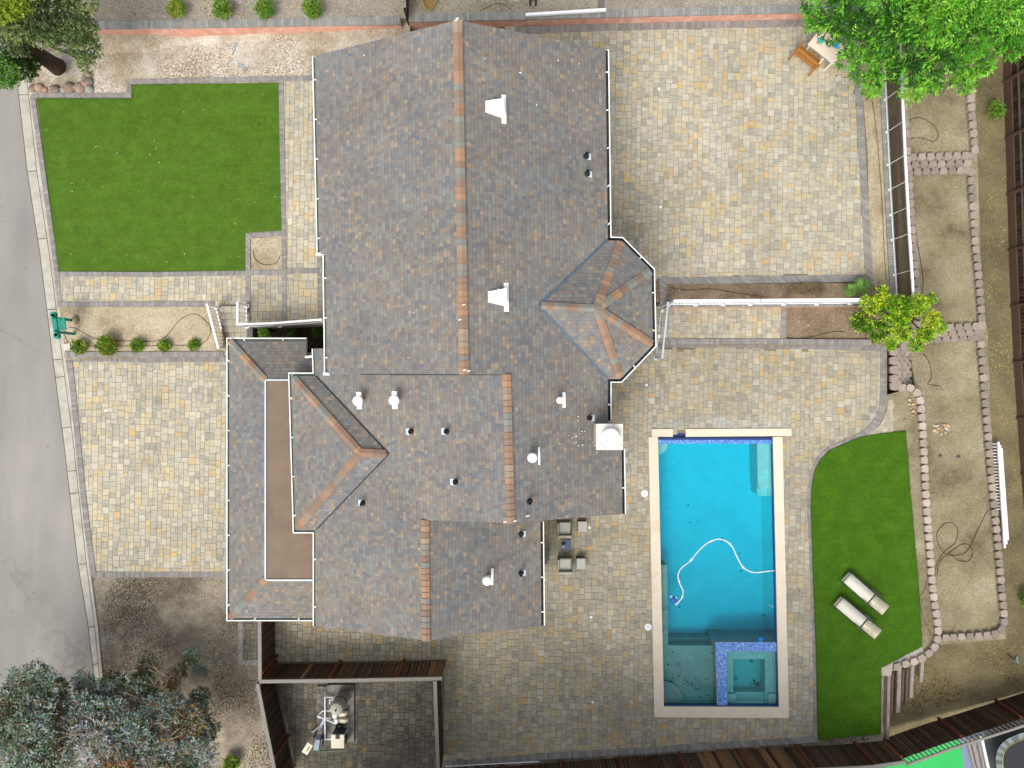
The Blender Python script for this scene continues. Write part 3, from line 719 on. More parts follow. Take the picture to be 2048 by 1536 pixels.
# valleys
def flash(a,b_,w=.07,mat='valley',lift=.035):
    m=MB(); u=Vector((0,0,lift)); a=a+u; b_=b_+u; n=14; d=(b_-a); s=d.cross(Vector((0,0,1))).normalized()*w/2
    m.mesh([a+s,a-s,b_-s,b_+s,a+s-u,a-s-u,b_-s-u,b_+s-u],[(0,1,2,3),(0,4,5,1),(1,5,6,2),(2,6,7,3),(3,7,4,0)]); return m.build('valley_flashing',M[mat],house)
flash(Q,E[0],.07); flash(Q,E[5],.06)
flash(B0,N0,.045,'shaded_gutter_in'); flash(B0,N1,.035,'shaded_gutter_in')
flash(V(783,752,pSW),V(782,930,pSW),.035,'valley',.012)
# north wing gable end step edge
flash(SR0,V(780,749,pSW),.04,'shaded_gutter_in',.012)
# gutters
def gutter(pts,side,brk=1.2,w=.12):
    """pts world at eave, outward side found by offset sign"""
    root=thing('x','','',(0,0,0)) if False else None
    m=MB(); n=len(pts)
    def off(o):
        r=[]
        for i in range(n):
            a=pts[max(i-1,0)]; c=pts[min(i+1,n-1)]; d1=pts[i]-a; d2=c-pts[i]; d1.z=d2.z=0
            v=[Vector((-d.y,d.x,0)).normalized() for d in (d1,d2) if d.length>1e-5]; nn=(v[0]+v[-1]).normalized(); k=1/max(.4,nn.dot(v[0])); r.append(pts[i]+nn*side*o*k)
        return r
    I=off(.0);I2=off(.03);O=off(w);O2=off(w-.035); zt=Vector((0,0,-.02)); zb_=Vector((0,0,-.14)); zi=Vector((0,0,-.11))
    for i in range(n-1):
        j=i+1
        m.face([O2[i]+zt,O2[j]+zt,O[j]+zt,O[i]+zt]); m.face([O[i]+zt,O[j]+zt,O[j]+zb_,O[i]+zb_]); m.face([O[i]+zb_,O[j]+zb_,I[j]+zb_,I[i]+zb_])
        m.face([O2[i]+zt,O2[i]+zi,O2[j]+zi,O2[j]+zt],1); m.face([I[i]+zi,I[j]+zi,O2[j]+zi,O2[i]+zi],1)
        m.face([I[i]+zb_,I[j]+zb_,I[j]+zt,I[i]+zt],1)
    for i in (0,n-1): m.face([I[i]+zb_,O[i]+zb_,O[i]+zt,I[i]+zt])
    g=m.build('gutter',[M['gutter'],M['shaded_gutter_in'] if side>0 else M['shaded_gutter_in2']],house)
    for i in range(n-1):
        L=(pts[i+1]-pts[i]).length; k=int(L/brk)
        for t in range(1,k+1):
            f=(t-.4)/k if k else .5; p=lerp(I[i],I[i+1],f); q=lerp(O2[i],O2[i+1],f); mid=(p+q)/2+Vector((0,0,-.025)); d=q-p; mm=MB(); mm.box(mid,(d.length+.04,.035,.015),math.atan2(d.y,d.x)); mm.build('bracket',M['gutter'],g)
    return g
gutter([V(631,111,pNW),V(640,508,pNW)],-1 if True else 1)
gutter([V(652,508,pNW),V(655,747,pNW)],-1)
gutter([V(1211,98,pNE),V(1216,480,pNE),E[1],E[2],E[3],E[4],V(1216,758,pNE),V(1216,842,pNE)],1)
gutter([V(1243,898,pNE),V(1245,1028,pNE)],1)
gutter([V(630,697,pSW),N0,C0,C1,N1,V(632,1252,pSW)],-1)
gutter([V(1081,1044,pSE),V(1083,1252,pSE)],1)
gutter([W(612,682,gz),G0,G1,W(632,1236,gz)],-1)
m=MB(); m.tube([V(611,714,(3.1,0,0)),V(631,712,(3.2,0,0)),V(631,712,(3.0,0,0))],.045); m.build('downspout',M['gutter'],house)
for (x,y) in ((640,508),(655,748)):
    m=MB(); p=V(x,y,pNW); m.box(p+Vector((-.04,0,-.07)),(.22,.1,.16)); m.build('gutter_end_cap',M['flash'],house)
# walls
def walls(poly,z0,zt,mat='stucco'):
    m=MB(); m.prism([(p.x,p.y) for p in poly],z0,zt); return m.build('wall',M[mat],house)
walls(P([(665,140),(1185,125),(1188,735),(672,745)],4.8),-.3,4.72)
walls(P([(655,760),(1215,760),(1215,1006),(655,1006)],3.3),-.3,3.3)
walls([V(700,1008,pSW),V(1215,1005,pNE),V(1215,770,pNE),V(700,770,pSW)],3.2,3.9)
walls(P([(655,1000),(1060,1000),(1062,1225),(655,1228)],3.3),-.3,3.25)
walls(P([(610,770),(700,770),(700,1040),(610,1040)],3.0),2.6,3.3)
walls(P([(478,705),(655,705),(655,1215),(478,1215)],2.3),-.3,2.36)
walls([lerp(W(1193,617,4.6),Vector((e.x,e.y,4.6)),.8) for e in E],-.2,ze-.16)
def gable(pts,th=.12,z0=3.2):
    m=MB(); p=[q+Vector((0,0,-.1)) for q in pts]; lo=[Vector((q.x,q.y,z0)) for q in (p[-1],p[0])]
    ring=p+lo; o=Vector((0,th,0)); n=len(ring)
    m.face([q for q in ring]); m.face([q+o for q in ring][::-1])
    for i in range(n): a,c=ring[i],ring[(i+1)%n]; m.face([a,a+o,c+o,c])
    return m.build('gable_wall',M['stucco'],house)
gable([V(655,135,pNW),V(917,70,pNW),V(1190,122,pNE)],z0=4.6)
gable([V(680,744,pNW),V(927,744,pNW),V(1012,744,pNE)],z0=3.4)
gable([V(870,1032,pSW),V(1020,1032,pNE),V(1215,1015,pNE)],z0=3.2)
gable([V(655,1240,pSW),V(851,1265,pSW),V(1062,1240,pSE)],z0=3.2)
def window(c,w,h,ax,out):
    m=MB(); c=Vector(c); o=Vector(out)
    sx=(w,.08) if ax=='x' else (.08,w)
    for dx,dzv,a,hh in ((0,h/2,w,.07),(0,-h/2,w,.07),(w/2,0,.07,h+.07),(-w/2,0,.07,h+.07),(0,0,.04,h)):
        q=c+(Vector((dx,0,dzv)) if ax=='x' else Vector((0,dx,dzv))); m.box(q+o*.02,(a,.08,hh) if ax=='x' else (.08,a,hh))
    f=m.build('window',M['white'],house); m=MB(); m.box(c+o*.005,(w-.05,.03,h-.05) if ax=='x' else (.03,w-.05,h-.05)); m.build('pane',M['glass'],f)
ex=W(1215,900,3.3).x; sy=W(860,1228,3.3).y
for y in (-2.6,-3.9): window((ex,y,1.4),1.0,1.9,'y',(1,0,0))
for x in (-4.5,-1.6): window((x,sy,1.5),1.4,1.1,'x',(0,-1,0))
nx_=W(1186,300,4.8).x
for y in (9.5,6.5): window((nx_,y,2.4),1.6,1.2,'y',(1,0,0))
wx=W(668,300,4.8).x
for y in (9.5,6.2): window((wx,y,2.5),1.6,1.3,'y',(-1,0,0))
m=MB(); gx=W(478,900,2.3).x
for k in range(4): m.box((gx-.02,-2.9,.35+k*.52),(.06,4.8,.5))
m.build('garage_door',M['white'],house)
# roof vents
def downdir(pl): return Vector((-pl[1],-pl[2],-(pl[1]**2+pl[2]**2))).normalized()
def basis(pl,p):
    d=downdir(pl); n=Vector((-pl[1],-pl[2],1)).normalized(); s=n.cross(d).normalized(); T=Matrix((d,s,n)).transposed().to_4x4(); T.translation=p; return T
def round_vent(px,py,pl,r=.15,h=.42,plate=(.2,.58),poff=.1):
    p=V(px,py,pl); T=basis(pl,p); d=downdir(pl)
    root=thing('roof_vent',None,None,p); root.parent=house; 
    m=MB(); m.box(None,(plate[0],plate[1],.02),M=T@Matrix.Translation((poff,0,.014))); m.build('flashing',M['white'],root)
    m=MB(); m.lathe(p,[(r*.62,-.05),(r*.6,h-.08)],20); m.build('pipe',M['whitedirty'],root,True)
    m=MB(); m.lathe(p,[(r*1.0,h-.1),(r*1.02,h-.02),(r*.9,h+.02),(r*.4,h+.05),(.01,h+.055)],24); m.build('cap',M['white'],root,False)
def pipe_vent(px,py,pl,plate=True,r=.055,h=.3):
    p=V(px,py,pl); T=basis(pl,p); root=thing('vent_pipe',None,None,p); root.parent=house
    if plate: m=MB(); m.box(None,(.17,.2,.015),M=T@Matrix.Translation((.09,0,.013))); m.build('flashing',M['flash'],root)
    m=MB(); m.lathe(p,[(.1,.0),(.09,.05),(.06,.1)],18); m.build('boot',M['black'],root,True)
    m=MB(); m.lathe(p,[(r,.02),(r,h),(r*.65,h),(r*.65,h-.12)],16); m.build('pipe',M['black'],root,False)
def hood_vent(px,py,pl):
    p=V(px,py,pl); T=basis(pl,p); root=thing('hood_vent',None,None,p); root.parent=house
    m=MB(); a=-.28;b_=.24;w0=.17;w1=.27;z0=.03;z1=.24
    vs=[(a,-w0,0),(a,w0,0),(b_,w1,0),(b_,-w1,0),(a+.03,-w0+.02,z0+.09),(a+.03,w0-.02,z0+.09),(b_,w1-.02,z1),(b_,-w1+.02,z1)]
    m.mesh([T@Vector(v) for v in vs],[(4,7,6,5),(0,3,7,4),(1,5,6,2),(0,4,5,1),(3,2,6,7)]); m.build('hood',M['white'],root)
    m=MB(); m.box(None,(.13,.88,.03),M=T@Matrix.Translation((b_+.065,0,.02))); m.box(None,(.02,.88,.07),M=T@Matrix.Translation((b_+.13,0,.03))); m.build('flashing',M['white'],root)
hood_vent(988,216,pNE); hood_vent(993,594,pNE)
round_vent(722,801,pSW,.17,.5,(.2,.58),.06); round_vent(793,800,pSW,.17,.5,(.2,.58),.06)
round_vent(1118,800,pNE,.11,.4,(.11,.5),.17); round_vent(1064,913,pNE,.15,.4,(.06,.56),.24); round_vent(975,1154,pSE,.15,.5,(.09,.56),.16)
for x,y,pl in ((1172,313,pNE),(1174,348,pNE),(1179,836,pNE),(1042,1068,pSE),(1042,1146,pSE),(822,863,pSW),(893,863,pSW),(911,964,pSW),(726,1006,pSW)): pipe_vent(x,y,pl)
pipe_vent(1059,1003,pNE,False)
# chimney
cz=6.15; q0=W(1193,848,cz); q1=W(1246,900,cz)
m=MB(); m.box(((q0.x+q1.x)/2,(q0.y+q1.y)/2,(cz-.1)/2),(q1.x-q0.x-.08,q0.y-q1.y-.08,cz-.1)); ch=m.build('chimney',sm('chimney_stucco',C(216,208,192),.9,.1,4,.15,bump=.3),house)
m=MB(); m.box(((q0.x+q1.x)/2,(q0.y+q1.y)/2,cz-.06),(q1.x-q0.x,q0.y-q1.y,.1)); m.build('crown',sm('sooty_crown',C(236,232,222),.8,.12,4,.2,dirt=(C(120,104,84),5,.56,.75)),ch)
m=MB(); m.lathe(((q0.x+q1.x)/2,(q0.y+q1.y)/2,cz),[(.17,0),(.17,.18),(.29,.2),(.27,.25),(.1,.3),(.01,.31)],28); m.build('chimney_cap',M['white'],ch)
# bird droppings and debris on roof
m=MB(); rnd=random.Random(5)
for _ in range(16):
    x=rnd.uniform(660,1200); y=rnd.uniform(110,740); pl=pNW if x<915 else pNE
    if x>1050 and y>470: continue
    p=V(x,y,pl)+Vector((0,0,.02)); s=rnd.uniform(.01,.03); a=rnd.uniform(0,3)
    m.box(p,(s*rnd.uniform(1,2.5),s,.004),a)
for _ in range(16):
    x=rnd.gauss(1156,10); y=rnd.gauss(870,16); p=V(x,y,pNE)+Vector((0,0,.02)); s=rnd.uniform(.01,.03); m.box(p,(s,s,.01),rnd.uniform(0,3))
for x,y in ((928,610),(920,640),(930,740),(938,742),(915,40),(913,44),(1010,1043),(1030,1041),(1055,1031)):
    p=V(x,y,pNE)+Vector((0,0,.09)); m.box(p,(.09,.03,.01),.3)
m.build('roof_debris',M['whitedirty'],house)['kind']='stuff'
# ---------------- pool ----------------
pool=thing('swimming_pool','rectangular swimming pool with pale stone coping and turquoise water','pool',W(1440,1150,0))
WL=-.02; FL=-1.35
def PP(l,z=.14): return [(v.x,v.y) for v in P(l,z)]
inn=PP(PI)
# shell
m=MB(); n=4
for i in range(4):
    a,c=inn[i],inn[(i+1)%4]; m.face([(a[0],a[1],.1),(a[0],a[1],FL),(c[0],c[1],FL),(c[0],c[1],.1)],0)
m.face([(a[0],a[1],FL) for a in inn],0)
for z0 in (.11,):
    for i in range(4):
        a,c=inn[i],inn[(i+1)%4]; 
m.build('basin',M['plaster'],pool)
m=MB()
cx=sum(a[0] for a in inn)/4; cy=sum(a[1] for a in inn)/4
sh=[(a[0]+(cx-a[0])*.003,a[1]+(cy-a[1])*.003) for a in inn]
for i in range(4):
    a,c=sh[i],sh[(i+1)%4]; m.face([(a[0],a[1],.1),(a[0],a[1],-.14),(c[0],c[1],-.14),(c[0],c[1],.1)],0)
m.build('waterline_tile',M['tileblue'],pool)
def cop(l): m=MB(); m.prism(PP(l),PZ-.2,.14); return m.build('coping',M['travertine'],pool)
cop([(1297,874),(1316,874),(1328,1413),(1309,1434)]); cop([(1546,874),(1565,874),(1578,1436),(1558,1414)])
cop([(1309,1434.5),(1328,1413.5),(1558,1414.5),(1578,1436.5)]); cop([(1304,858),(1346,858),(1346,873.6),(1304,873.6)]); cop([(1372,858),(1583,857),(1583,872),(1372,873.6)])
m=MB(); m.prism(PP([(1345,861),(1373,861),(1373,876),(1345,876)]),-.4,-.05); m.build('spillway',M['tileblue'],pool)
m=MB(); m.prism(PP([(1316,874),(1546,874),(1546,880),(1316,880)]),-.3,.03); m.build('tile_ledge',M['tileblue'],pool)
m=MB(); m.prism(PP([(1316.5,880.4),(1546,880.4),(1546,888),(1316.5,888)]),-.3,.012); m.build('mosaic_ledge',M['mosaic'],pool)
# benches and shelves
def shelf(name,l,z,mat='plaster2'): m=MB(); m.prism(PP(l,z),FL,z); return m.build(name,M[mat],pool)
def rr(x0,y0,x1,y1,r,cor=(1,1,1,1)):
    L=[]
    for (cx_,cy_,a0,k) in ((x1-r,y0+r,-90,1),(x1-r,y1-r,0,2),(x0+r,y1-r,90,3),(x0+r,y0+r,180,0)):
        if cor[k]:
            for t in range(6): a=R_(a0+18*t); L.append((cx_+r*math.cos(a),cy_+r*math.sin(a)))
        else: L.append({1:(x1,y0),2:(x1,y1),3:(x0,y1),0:(x0,y0)}[k])
    return L
shelf('bench',[(1514,886),(1548,886),(1550,978),(1519,978),(1516,970)],-.42)
shelf('step',rr(1514,972,1551,992,8,(0,0,0,1)),-.6)
shelf('corner_seat',[(1314,886),(1337,886),(1336,893),(1331,901),(1324,907),(1315,911)],-.42)
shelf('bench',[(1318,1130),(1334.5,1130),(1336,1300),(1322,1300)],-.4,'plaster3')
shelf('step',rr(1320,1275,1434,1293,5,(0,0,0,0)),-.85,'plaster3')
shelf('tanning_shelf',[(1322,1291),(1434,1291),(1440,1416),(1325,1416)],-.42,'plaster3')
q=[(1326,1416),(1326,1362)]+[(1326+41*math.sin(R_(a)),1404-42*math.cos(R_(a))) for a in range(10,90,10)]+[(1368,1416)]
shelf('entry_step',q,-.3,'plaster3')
# spa
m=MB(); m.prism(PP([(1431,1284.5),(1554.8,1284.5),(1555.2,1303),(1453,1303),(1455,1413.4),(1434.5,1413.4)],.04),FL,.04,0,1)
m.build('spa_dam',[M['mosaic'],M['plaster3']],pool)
sb=-.42
m=MB(); m.prism(PP([(1452,1302),(1466,1302),(1467,1413),(1454,1413)],sb),FL,sb); m.prism(PP([(1466,1302),(1530,1302),(1530,1318),(1466,1318)],sb),FL,sb-.001)
m.prism(PP([(1530,1302),(1557,1302),(1558,1415),(1531,1415)],sb),FL,sb-.002); m.prism(PP([(1467,1384),(1531,1384),(1531,1415),(1467,1415)],sb-.1),FL,sb-.1); m.build('spa_bench',M['plaster2'],pool)
m=MB(); m.prism(PP([(1453,1388),(1471,1388),(1471,1415),(1453,1415)],-.3),FL,-.3); m.prism(PP([(1537,1388),(1558,1388),(1558,1415),(1537,1415)],-.3),FL,-.3); m.build('spa_corner_seat',M['plaster2'],pool)
shelf('spa_floor',[(1464,1316),(1532,1316),(1532,1386),(1464,1386)],-.95,'plaster2')
for x,y in ((1503,1322),(1472,1357)):
    p=W(x,y,-.93); m=MB(); m.lathe(p,[(.07,0),(.07,.02),(.05,.03)],16); m.build('drain_cover',M['hvac'],pool)
for x,y,z in ((1529,908,-.4),(1529,938,-.4),(1529,954,-.4),(1530,970,-.4),(1532,988,-.58),(1328,1142,-.38),(1328,1163,-.38),(1518,1311,-.4),(1455,1352,-.4),(1539,1373,-.4),(1531,1330,-.4)):
    p=W(x,y,z); m=MB(); m.lathe(p,[(.03,-.01),(.03,.015)],12); m.build('jet',M['lamp_off'],pool)
for (x0,y0),(x1,y1) in (((1324,1225),(1335,1223)),((1325,1264),(1336,1264)),((1541,1172),(1552,1175)),((1538,1210),(1551,1217))):
    m=MB(); m.tube([W(x0,y0,-.3),W((x0+x1)/2,(y0+y1)/2-.5,-.15),W(x1,y1,-.3)],.02,6); m.build('grab_rail',M['whitedirty'],pool)
# water (closed volume)
m=MB(); wi=PP([(1316.2,876.2),(1545.8,876.2),(1557.8,1413.8),(1328.2,1412.8)])
m.prism(wi,FL-.2,WL); o=m.build('water',M['water'],pool)
# floating hose
def cr(pts,n=8):
    out=[]; P_=[pts[0]]+list(pts)+[pts[-1]]
    for i in range(1,len(P_)-2):
        p0,p1,p2,p3=[Vector(q) for q in P_[i-1:i+3]]
        for k in range(n):
            t=k/n; out.append(.5*((2*p1)+(p2-p0)*t+(2*p0-5*p1+4*p2-p3)*t*t+(3*p1-p0-3*p2+p3)*t*t*t))
    out.append(Vector(P_[-2])); return out
hp=[(1549,1141),(1530,1143),(1508,1145),(1488,1136),(1476,1118),(1466,1096),(1455,1084),(1437,1078),(1415,1086),(1398,1101),(1380,1122),(1362,1137),(1356,1152),(1360,1168),(1366,1182),(1364,1195),(1355,1206),(1351,1208)]
hose=thing('cleaner_hose','white floating pool hose curling across the turquoise water','hose',W(1437,1100,0))
m=MB(); pts=cr([W(a,c,.0) for a,c in hp]); m.tube(pts,.022,8); m.build('hose_line',M['white'],hose,True)
for k in (24,44,60,78,100,118): 
    m=MB(); i=min(k,len(pts)-3); m.tube(pts[i:i+3],.042,8); m.build('hose_float',M['white'],hose)
rb=thing('pool_cleaner','blue and white pool cleaner robot at the end of the hose','pool cleaner',W(1346,1201,-.9))
m=MB(); c=W(1347,1200,-.35); m.blob(c,(.13,.16,.08),3,.1); m.build('body',sm('cleaner_blue',(.05,.15,.5,1),.4),rb)
for d in ((-.1,.15),(.1,-.15),(.12,.12)): 
    m=MB(); m.blob((c.x+d[0],c.y+d[1],c.z),(.06,.07,.07),2,.1); m.build('wheel',M['white'],rb)
m=MB(); c=W(1521,1278,.0); m.lathe(c,[(.08,-.06),(.1,0),(.1,.03),(.05,.06)],18); o=m.build('chlorine_floater',sm('floater_blue',C(20,130,220),.4)); tag(o,'small round blue floater beside the mosaic spa edge','pool floater')
# skimmer lids and small lights
for x,y,l in ((1289,987,'round white skimmer lid beside the middle of the pool'),(1296,1254,'round white skimmer lid near the shallow shelf of the pool')):
    c=W(x,y,PZ); rt=thing('skimmer_lid',l,'skimmer lid',c,0,'skimmer lids'); m=MB(); m.lathe(c,[(.14,-.01),(.14,.012),(.125,.016)],28); m.build('lid',M['lamp_off'],rt); m=MB(); m.lathe(c+Vector((0,0,.016)),[(.02,0),(.02,.004)],10); m.build('finger_hole',M['darkmetal'],rt)
m=MB(); c=W(1318,178,UZ); 
for i,(x,y,z,l) in enumerate(((1318,178,UZ,'drain cap near the roof gutter on the upper patio'),(1321,414,UZ,'drain cap left of the middle of the upper patio'),(1179,1055,PZ,'drain cap beside the rear square ottoman'),(1182,1234,PZ,'drain cap between house corner and pool shallow end'),(1185,1404,PZ,'drain cap in the lower terrace near the south fence'),(1293,770,PZ,'drain cap north of the pool'),(212,821,DZ,'drain cap in the driveway'))):
    c=W(x,y,z); m=MB(); m.lathe(c,[(.05,-.01),(.05,.012),(.03,.016),(.01,.014)],16); o=m.build('drain_cap',M['whitedirty']); tag(o,'small round white '+l,'drain cap','drain caps in the paving')
# ---------------- block walls ----------------
BC=[C(166,152,140),C(158,146,134),C(172,158,146),C(150,140,128)]
def block_wall(label,pts,zt,courses,side,setback=.10,L=.34,D=.26,hh=.15,dark=1.0,name='block_wall'):
    p=[W(a,c,zt) for a,c in pts]; mid=p[len(p)//2]; root=thing(name,label,'retaining wall',(mid.x,mid.y,zt-courses*hh))
    for cidx in range(courses):
        m=MB(); z1=zt-cidx*hh; z0=z1-hh
        S=[0]
        for a,c in zip(p,p[1:]): S.append(S[-1]+(c-a).length)
        s=(L/2 if cidx%2 else 0)
        def at(s):
            s=max(0,min(S[-1]-1e-4,s))
            for i in range(len(S)-1):
                if s<=S[i+1]: 
                    t=(s-S[i])/(S[i+1]-S[i]); return p[i].lerp(p[i+1],t),(p[i+1]-p[i]).normalized()
        while s<S[-1]-L*.3:
            a,_=at(s); c,_=at(s+L); d=(c-a); d.z=0
            if d.length<.05: break
            d.normalize(); nn=Vector((-d.y,d.x,0))*side; o=a.lerp(c,.5)+nn*(setback*cidx); o.z=0; w=L*random.uniform(.96,1.0)
            col=random.choice(BC); k=random.uniform(.86,1.08)*dark*(.93 if cidx else 1); col=(col[0]*k,col[1]*k,col[2]*k,1)
            bk=w*.33; fr=w*.495; jz=random.uniform(-.006,.006); tw=random.uniform(-.015,.015)
            pl=[o-d*bk-nn*D*.5, o+d*bk-nn*D*.5, o+d*fr+nn*(D*.22+tw), o+d*fr*.62+nn*D*.5, o+nn*(D*.56), o-d*fr*.62+nn*D*.5, o-d*fr+nn*(D*.22-tw)]
            m.prism([(v.x,v.y) for v in pl],z0+.002,z1+jz,0,0,col)
            s+=L
        m.build('course',M['block'],root)
    return root
block_wall('block wall of the upper terrace beside the ribbed fence and under the big tree',[(1807,100),(1808,200),(1822,420),(1832,560),(1838,640)],UZ-.02,3,-1 if False else 1,.06)
block_wall('rounded block wall on the east side of the upper terrace',[(1938,100),(1942,200),(1951,305)],T1+.15,6,1,.03)
block_wall('three stepped courses of block wall between upper and middle terraces',[(1818,314),(1950,310)],T1+.13,3,-1,.24)
block_wall('rounded block wall on the east side of the middle terrace',[(1942,335),(1951,480),(1962,600),(1965,652)],T2+.15,6,1,.02,dark=.9)
block_wall('stepped block wall below the citrus tree between middle and lower terraces',[(1858,657),(1968,651)],T2+.13,3,-1,.22,dark=.95)
block_wall('long block wall on the east side of the lower terrace beside the white rail pile',[(1962,680),(1971,800),(1983,950),(1996,1080),(2004,1180),(2010,1240),(2008,1258),(1995,1268),(1960,1272),(1886,1276)],T3+.15,3,1,.02,dark=.95)
block_wall('curved block wall between the pool lawn and the lower terrace',[(1797,778),(1815,773),(1830,779),(1841,795),(1844,830),(1848,900),(1853,1000),(1860,1100),(1866,1180),(1877,1255),(1876,1285),(1862,1305),(1840,1320),(1812,1328),(1787,1337)],PZ+.13,3,1,.03,dark=1.28)
# fish-scale stepped blocks under the citrus
for k in range(6):
    pass
block_wall('fan of overlapping block steps below the citrus tree',[(1788,694),(1788,730),(1789,778)],.34,6,1,.17,L=.36,D=.3,hh=.11)
block_wall('blocks at the foot of the citrus tree',[(1800,692),(1826,690),(1834,664),(1830,640)],.6,3,-1,.1,L=.42,D=.34)
# ---------------- fences ----------------
def board_fence(name,label,pts,h,side,bw=.14,post_every=2.4,zf_=None,topcap=True,warm=None,rail=True,kick=False,lath=False,cat='fence',post_side=1,pm='post',kh=.18,rh=(.8,.18)):
    """pts: (px,py,z) base points; posts stand on 'side'"""
    p=[W(a,c,z) for a,c,z in pts]; mid=p[len(p)//2]; root=thing(name,label,cat,mid)
    S=0; m=MB(); rl=MB(); tc=MB(); kb=MB(); posts=[]; la=MB()
    nxt=.05
    for a,c in zip(p,p[1:]):
        L=math.hypot(c.x-a.x,c.y-a.y); d=Vector((c.x-a.x,c.y-a.y,0)).normalized(); nn=Vector((-d.y,d.x,0))*side; ang=math.atan2(d.y,d.x)
        n=max(1,int(L/bw)); st=L/n
        for i in range(n):
            t=(i+.5)/n; q=a.lerp(c,t); k=random.choice((.5,.65,.8,.9,1.1)); col=(k,k*random.uniform(.86,1),k*random.uniform(.78,.95),1)
            if warm and warm(S+t*L): kk=random.uniform(1.4,3.2); col=(kk*1.1,kk*.95,kk*.72,1)
            hh=h-.03+random.uniform(-.01,.01); m.box((q.x+nn.x*random.uniform(-.004,.004),q.y+nn.y*random.uniform(-.004,.004),q.z+hh/2),(st-.012,.02,hh),ang,0,col)
        while nxt<S+L:
            t=(nxt-S)/L; q=a.lerp(c,t); posts.append((q+nn*.075,ang)); nxt+=post_every
        slope=math.atan2(c.z-a.z,L); mq=a.lerp(c,.5)
        def bar(mb,off,zc,th,hh):
            T=Matrix.Translation(mq+nn*off+Vector((0,0,zc)))@Matrix.Rotation(ang,4,'Z')@Matrix.Rotation(-slope,4,'Y'); mb.box(None,(L,th,hh),M=T)
        if rail: [bar(rl,.035,h*q_,.045,.07) for q_ in rh]
        if kick: bar(kb,.05,kh/2,.05,kh)
        if topcap: bar(tc,.02,h,.13,.035)
        if lath:
            nl=int(L/.17)
            for i in range(nl):
                q=a.lerp(c,(i+.5)/nl); la.box((q.x,q.y,q.z+h+.17),(.045,.03,.34),ang)
            bar(la,0,h+.36,.09,.05)
        S+=L
    m.build('boards',M['board'],root)
    if rail: rl.build('rail',M['railgrey'],root)
    if topcap: tc.build('top_cap',M['greywood'],root)
    if kick: kb.build('kick_board',M['brownrail'],root)
    if lath: la.build('lath_trim',M['greywood'],root)
    for q,ang in posts: mm=MB(); mm.box((q.x,q.y,q.z+h/2-.02),(.1,.1,h),ang); mm.build('post',M[pm],root)
    return root
FH=1.7
def topb(x,y,z0,h): # base pixel of a fence whose TOP is seen at (x,y)
    p=W(x,y,z0+h); k=F/(H-z0); return (1024+p.x*k,768-p.y*k,z0)
T_=lambda x,y,h=FH: topb(x,y,PZ,h)
# pump yard fence
board_fence('wooden_fence','dark board fence with rusty posts along the north of the pump yard',[T_(519,1364),T_(700,1362),T_(884,1358)],FH,1,post_every=2.55,rh=(.93,.05),warm=lambda s:s>6.2 or random.random()<.03)
board_fence('wooden_fence','short dark board fence beside the narrow side passage',[T_(518,1242),T_(519,1360)],FH,1,post_every=1.9,rh=(.9,))
board_fence('wooden_fence','dark board fence on the west side of the pump yard',[T_(514,1368),T_(530,1450),T_(558,1590)],FH,1,post_every=2.8,rh=(.93,.05))
board_fence('wooden_fence','board fence between the pump yard and the pool terrace',[T_(871,1362),T_(874,1450),T_(878,1560)],FH,-1,post_every=2.8)
# south boundary fence
board_fence('wooden_fence','long south board fence behind the pool terrace',[(884,1542,0),(1240,1514,0),(1428,1501,0),(1700,1487,0),(1762,1478,-.1)],FH,1,post_every=2.35,rail=False,warm=lambda s:10<s<14.2 and random.random()<.6)
board_fence('wooden_fence','south board fence with lath trim beside the green play court',[(1762,1480,-.5),(1840,1452,-.6),(1960,1414,-.7),(2120,1362,-.8)],1.45,1,post_every=2.5,lath=True,topcap=False,rail=False)
# east fence
board_fence('wooden_fence','tall board fence along the east edge of the garden',[(2006,-60,LO),(2010,150,LO),(2016,330,LO),(2022,540,LO),(2030,720,LO),(2042,900,LO),(2056,1080,LO),(2075,1250,LO),(2090,1350,LO)],1.8,-1,post_every=2.3,bw=.16,topcap=False,pm='brownrail',kick=True,kh=.42,rh=(.42,))
# fence at the top, seen edge on
board_fence('wooden_fence','short wooden fence crossing the garden wall above the roof ridge',[(815,-60,BZ-.1),(817,30,BZ-.1),(819,58,.9)],1.3,1,post_every=2.0)
# ---------------- white railings ----------------
def railing(label,pts,h=.95,pitch=.12,post=1.2,pr=.012,tw=.055,name='white_railing',mat='white',pickm=None,cat='railing',postr=.05,bottom=True,base=None):
    p=[Vector(q) for q in pts]; root=thing(name,label,cat,p[len(p)//2]); up_=Vector((0,0,1))
    tr=MB(); br=MB(); pk=MB(); pk_n=0
    for a,c in zip(p,p[1:]):
        d=c-a; L=d.length; dh=math.hypot(d.x,d.y); ang=math.atan2(d.y,d.x); sl_=math.atan2(d.z,dh)
        for mb,zc,th,hh in ((tr,h,tw*1.3,tw),(br,.1,.045,.045)):
            mb.box(None,(L+.03,th,hh),M=Matrix.Translation((a+c)/2+up_*zc)@Matrix.Rotation(ang,4,'Z')@Matrix.Rotation(-sl_,4,'Y'))
        n=int(dh/pitch)
        for i in range(1,n): q=a.lerp(c,i/n); pk.box((q.x,q.y,q.z+(h+.1)/2),(pr*2,pr*2,h-.12),ang)
        n=max(1,round(dh/post))
        for i in range(n+1):
            if i==0 and a is not p[0]: continue
            q=a.lerp(c,i/n); mb=MB(); mb.box((q.x,q.y,q.z+(h+.04)/2),(postr*1.6,postr*1.6,h+.04),ang); bs=(base or postr*1.5)*2; mb.box((q.x,q.y,q.z+.02),(bs,bs,.04),ang); mb.build('post',M[mat],root)
    tr.build('top_rail',M[mat],root); 
    if bottom: br.build('bottom_rail',M[mat],root)
    pk.build('pickets',M[pickm or mat],root); return root
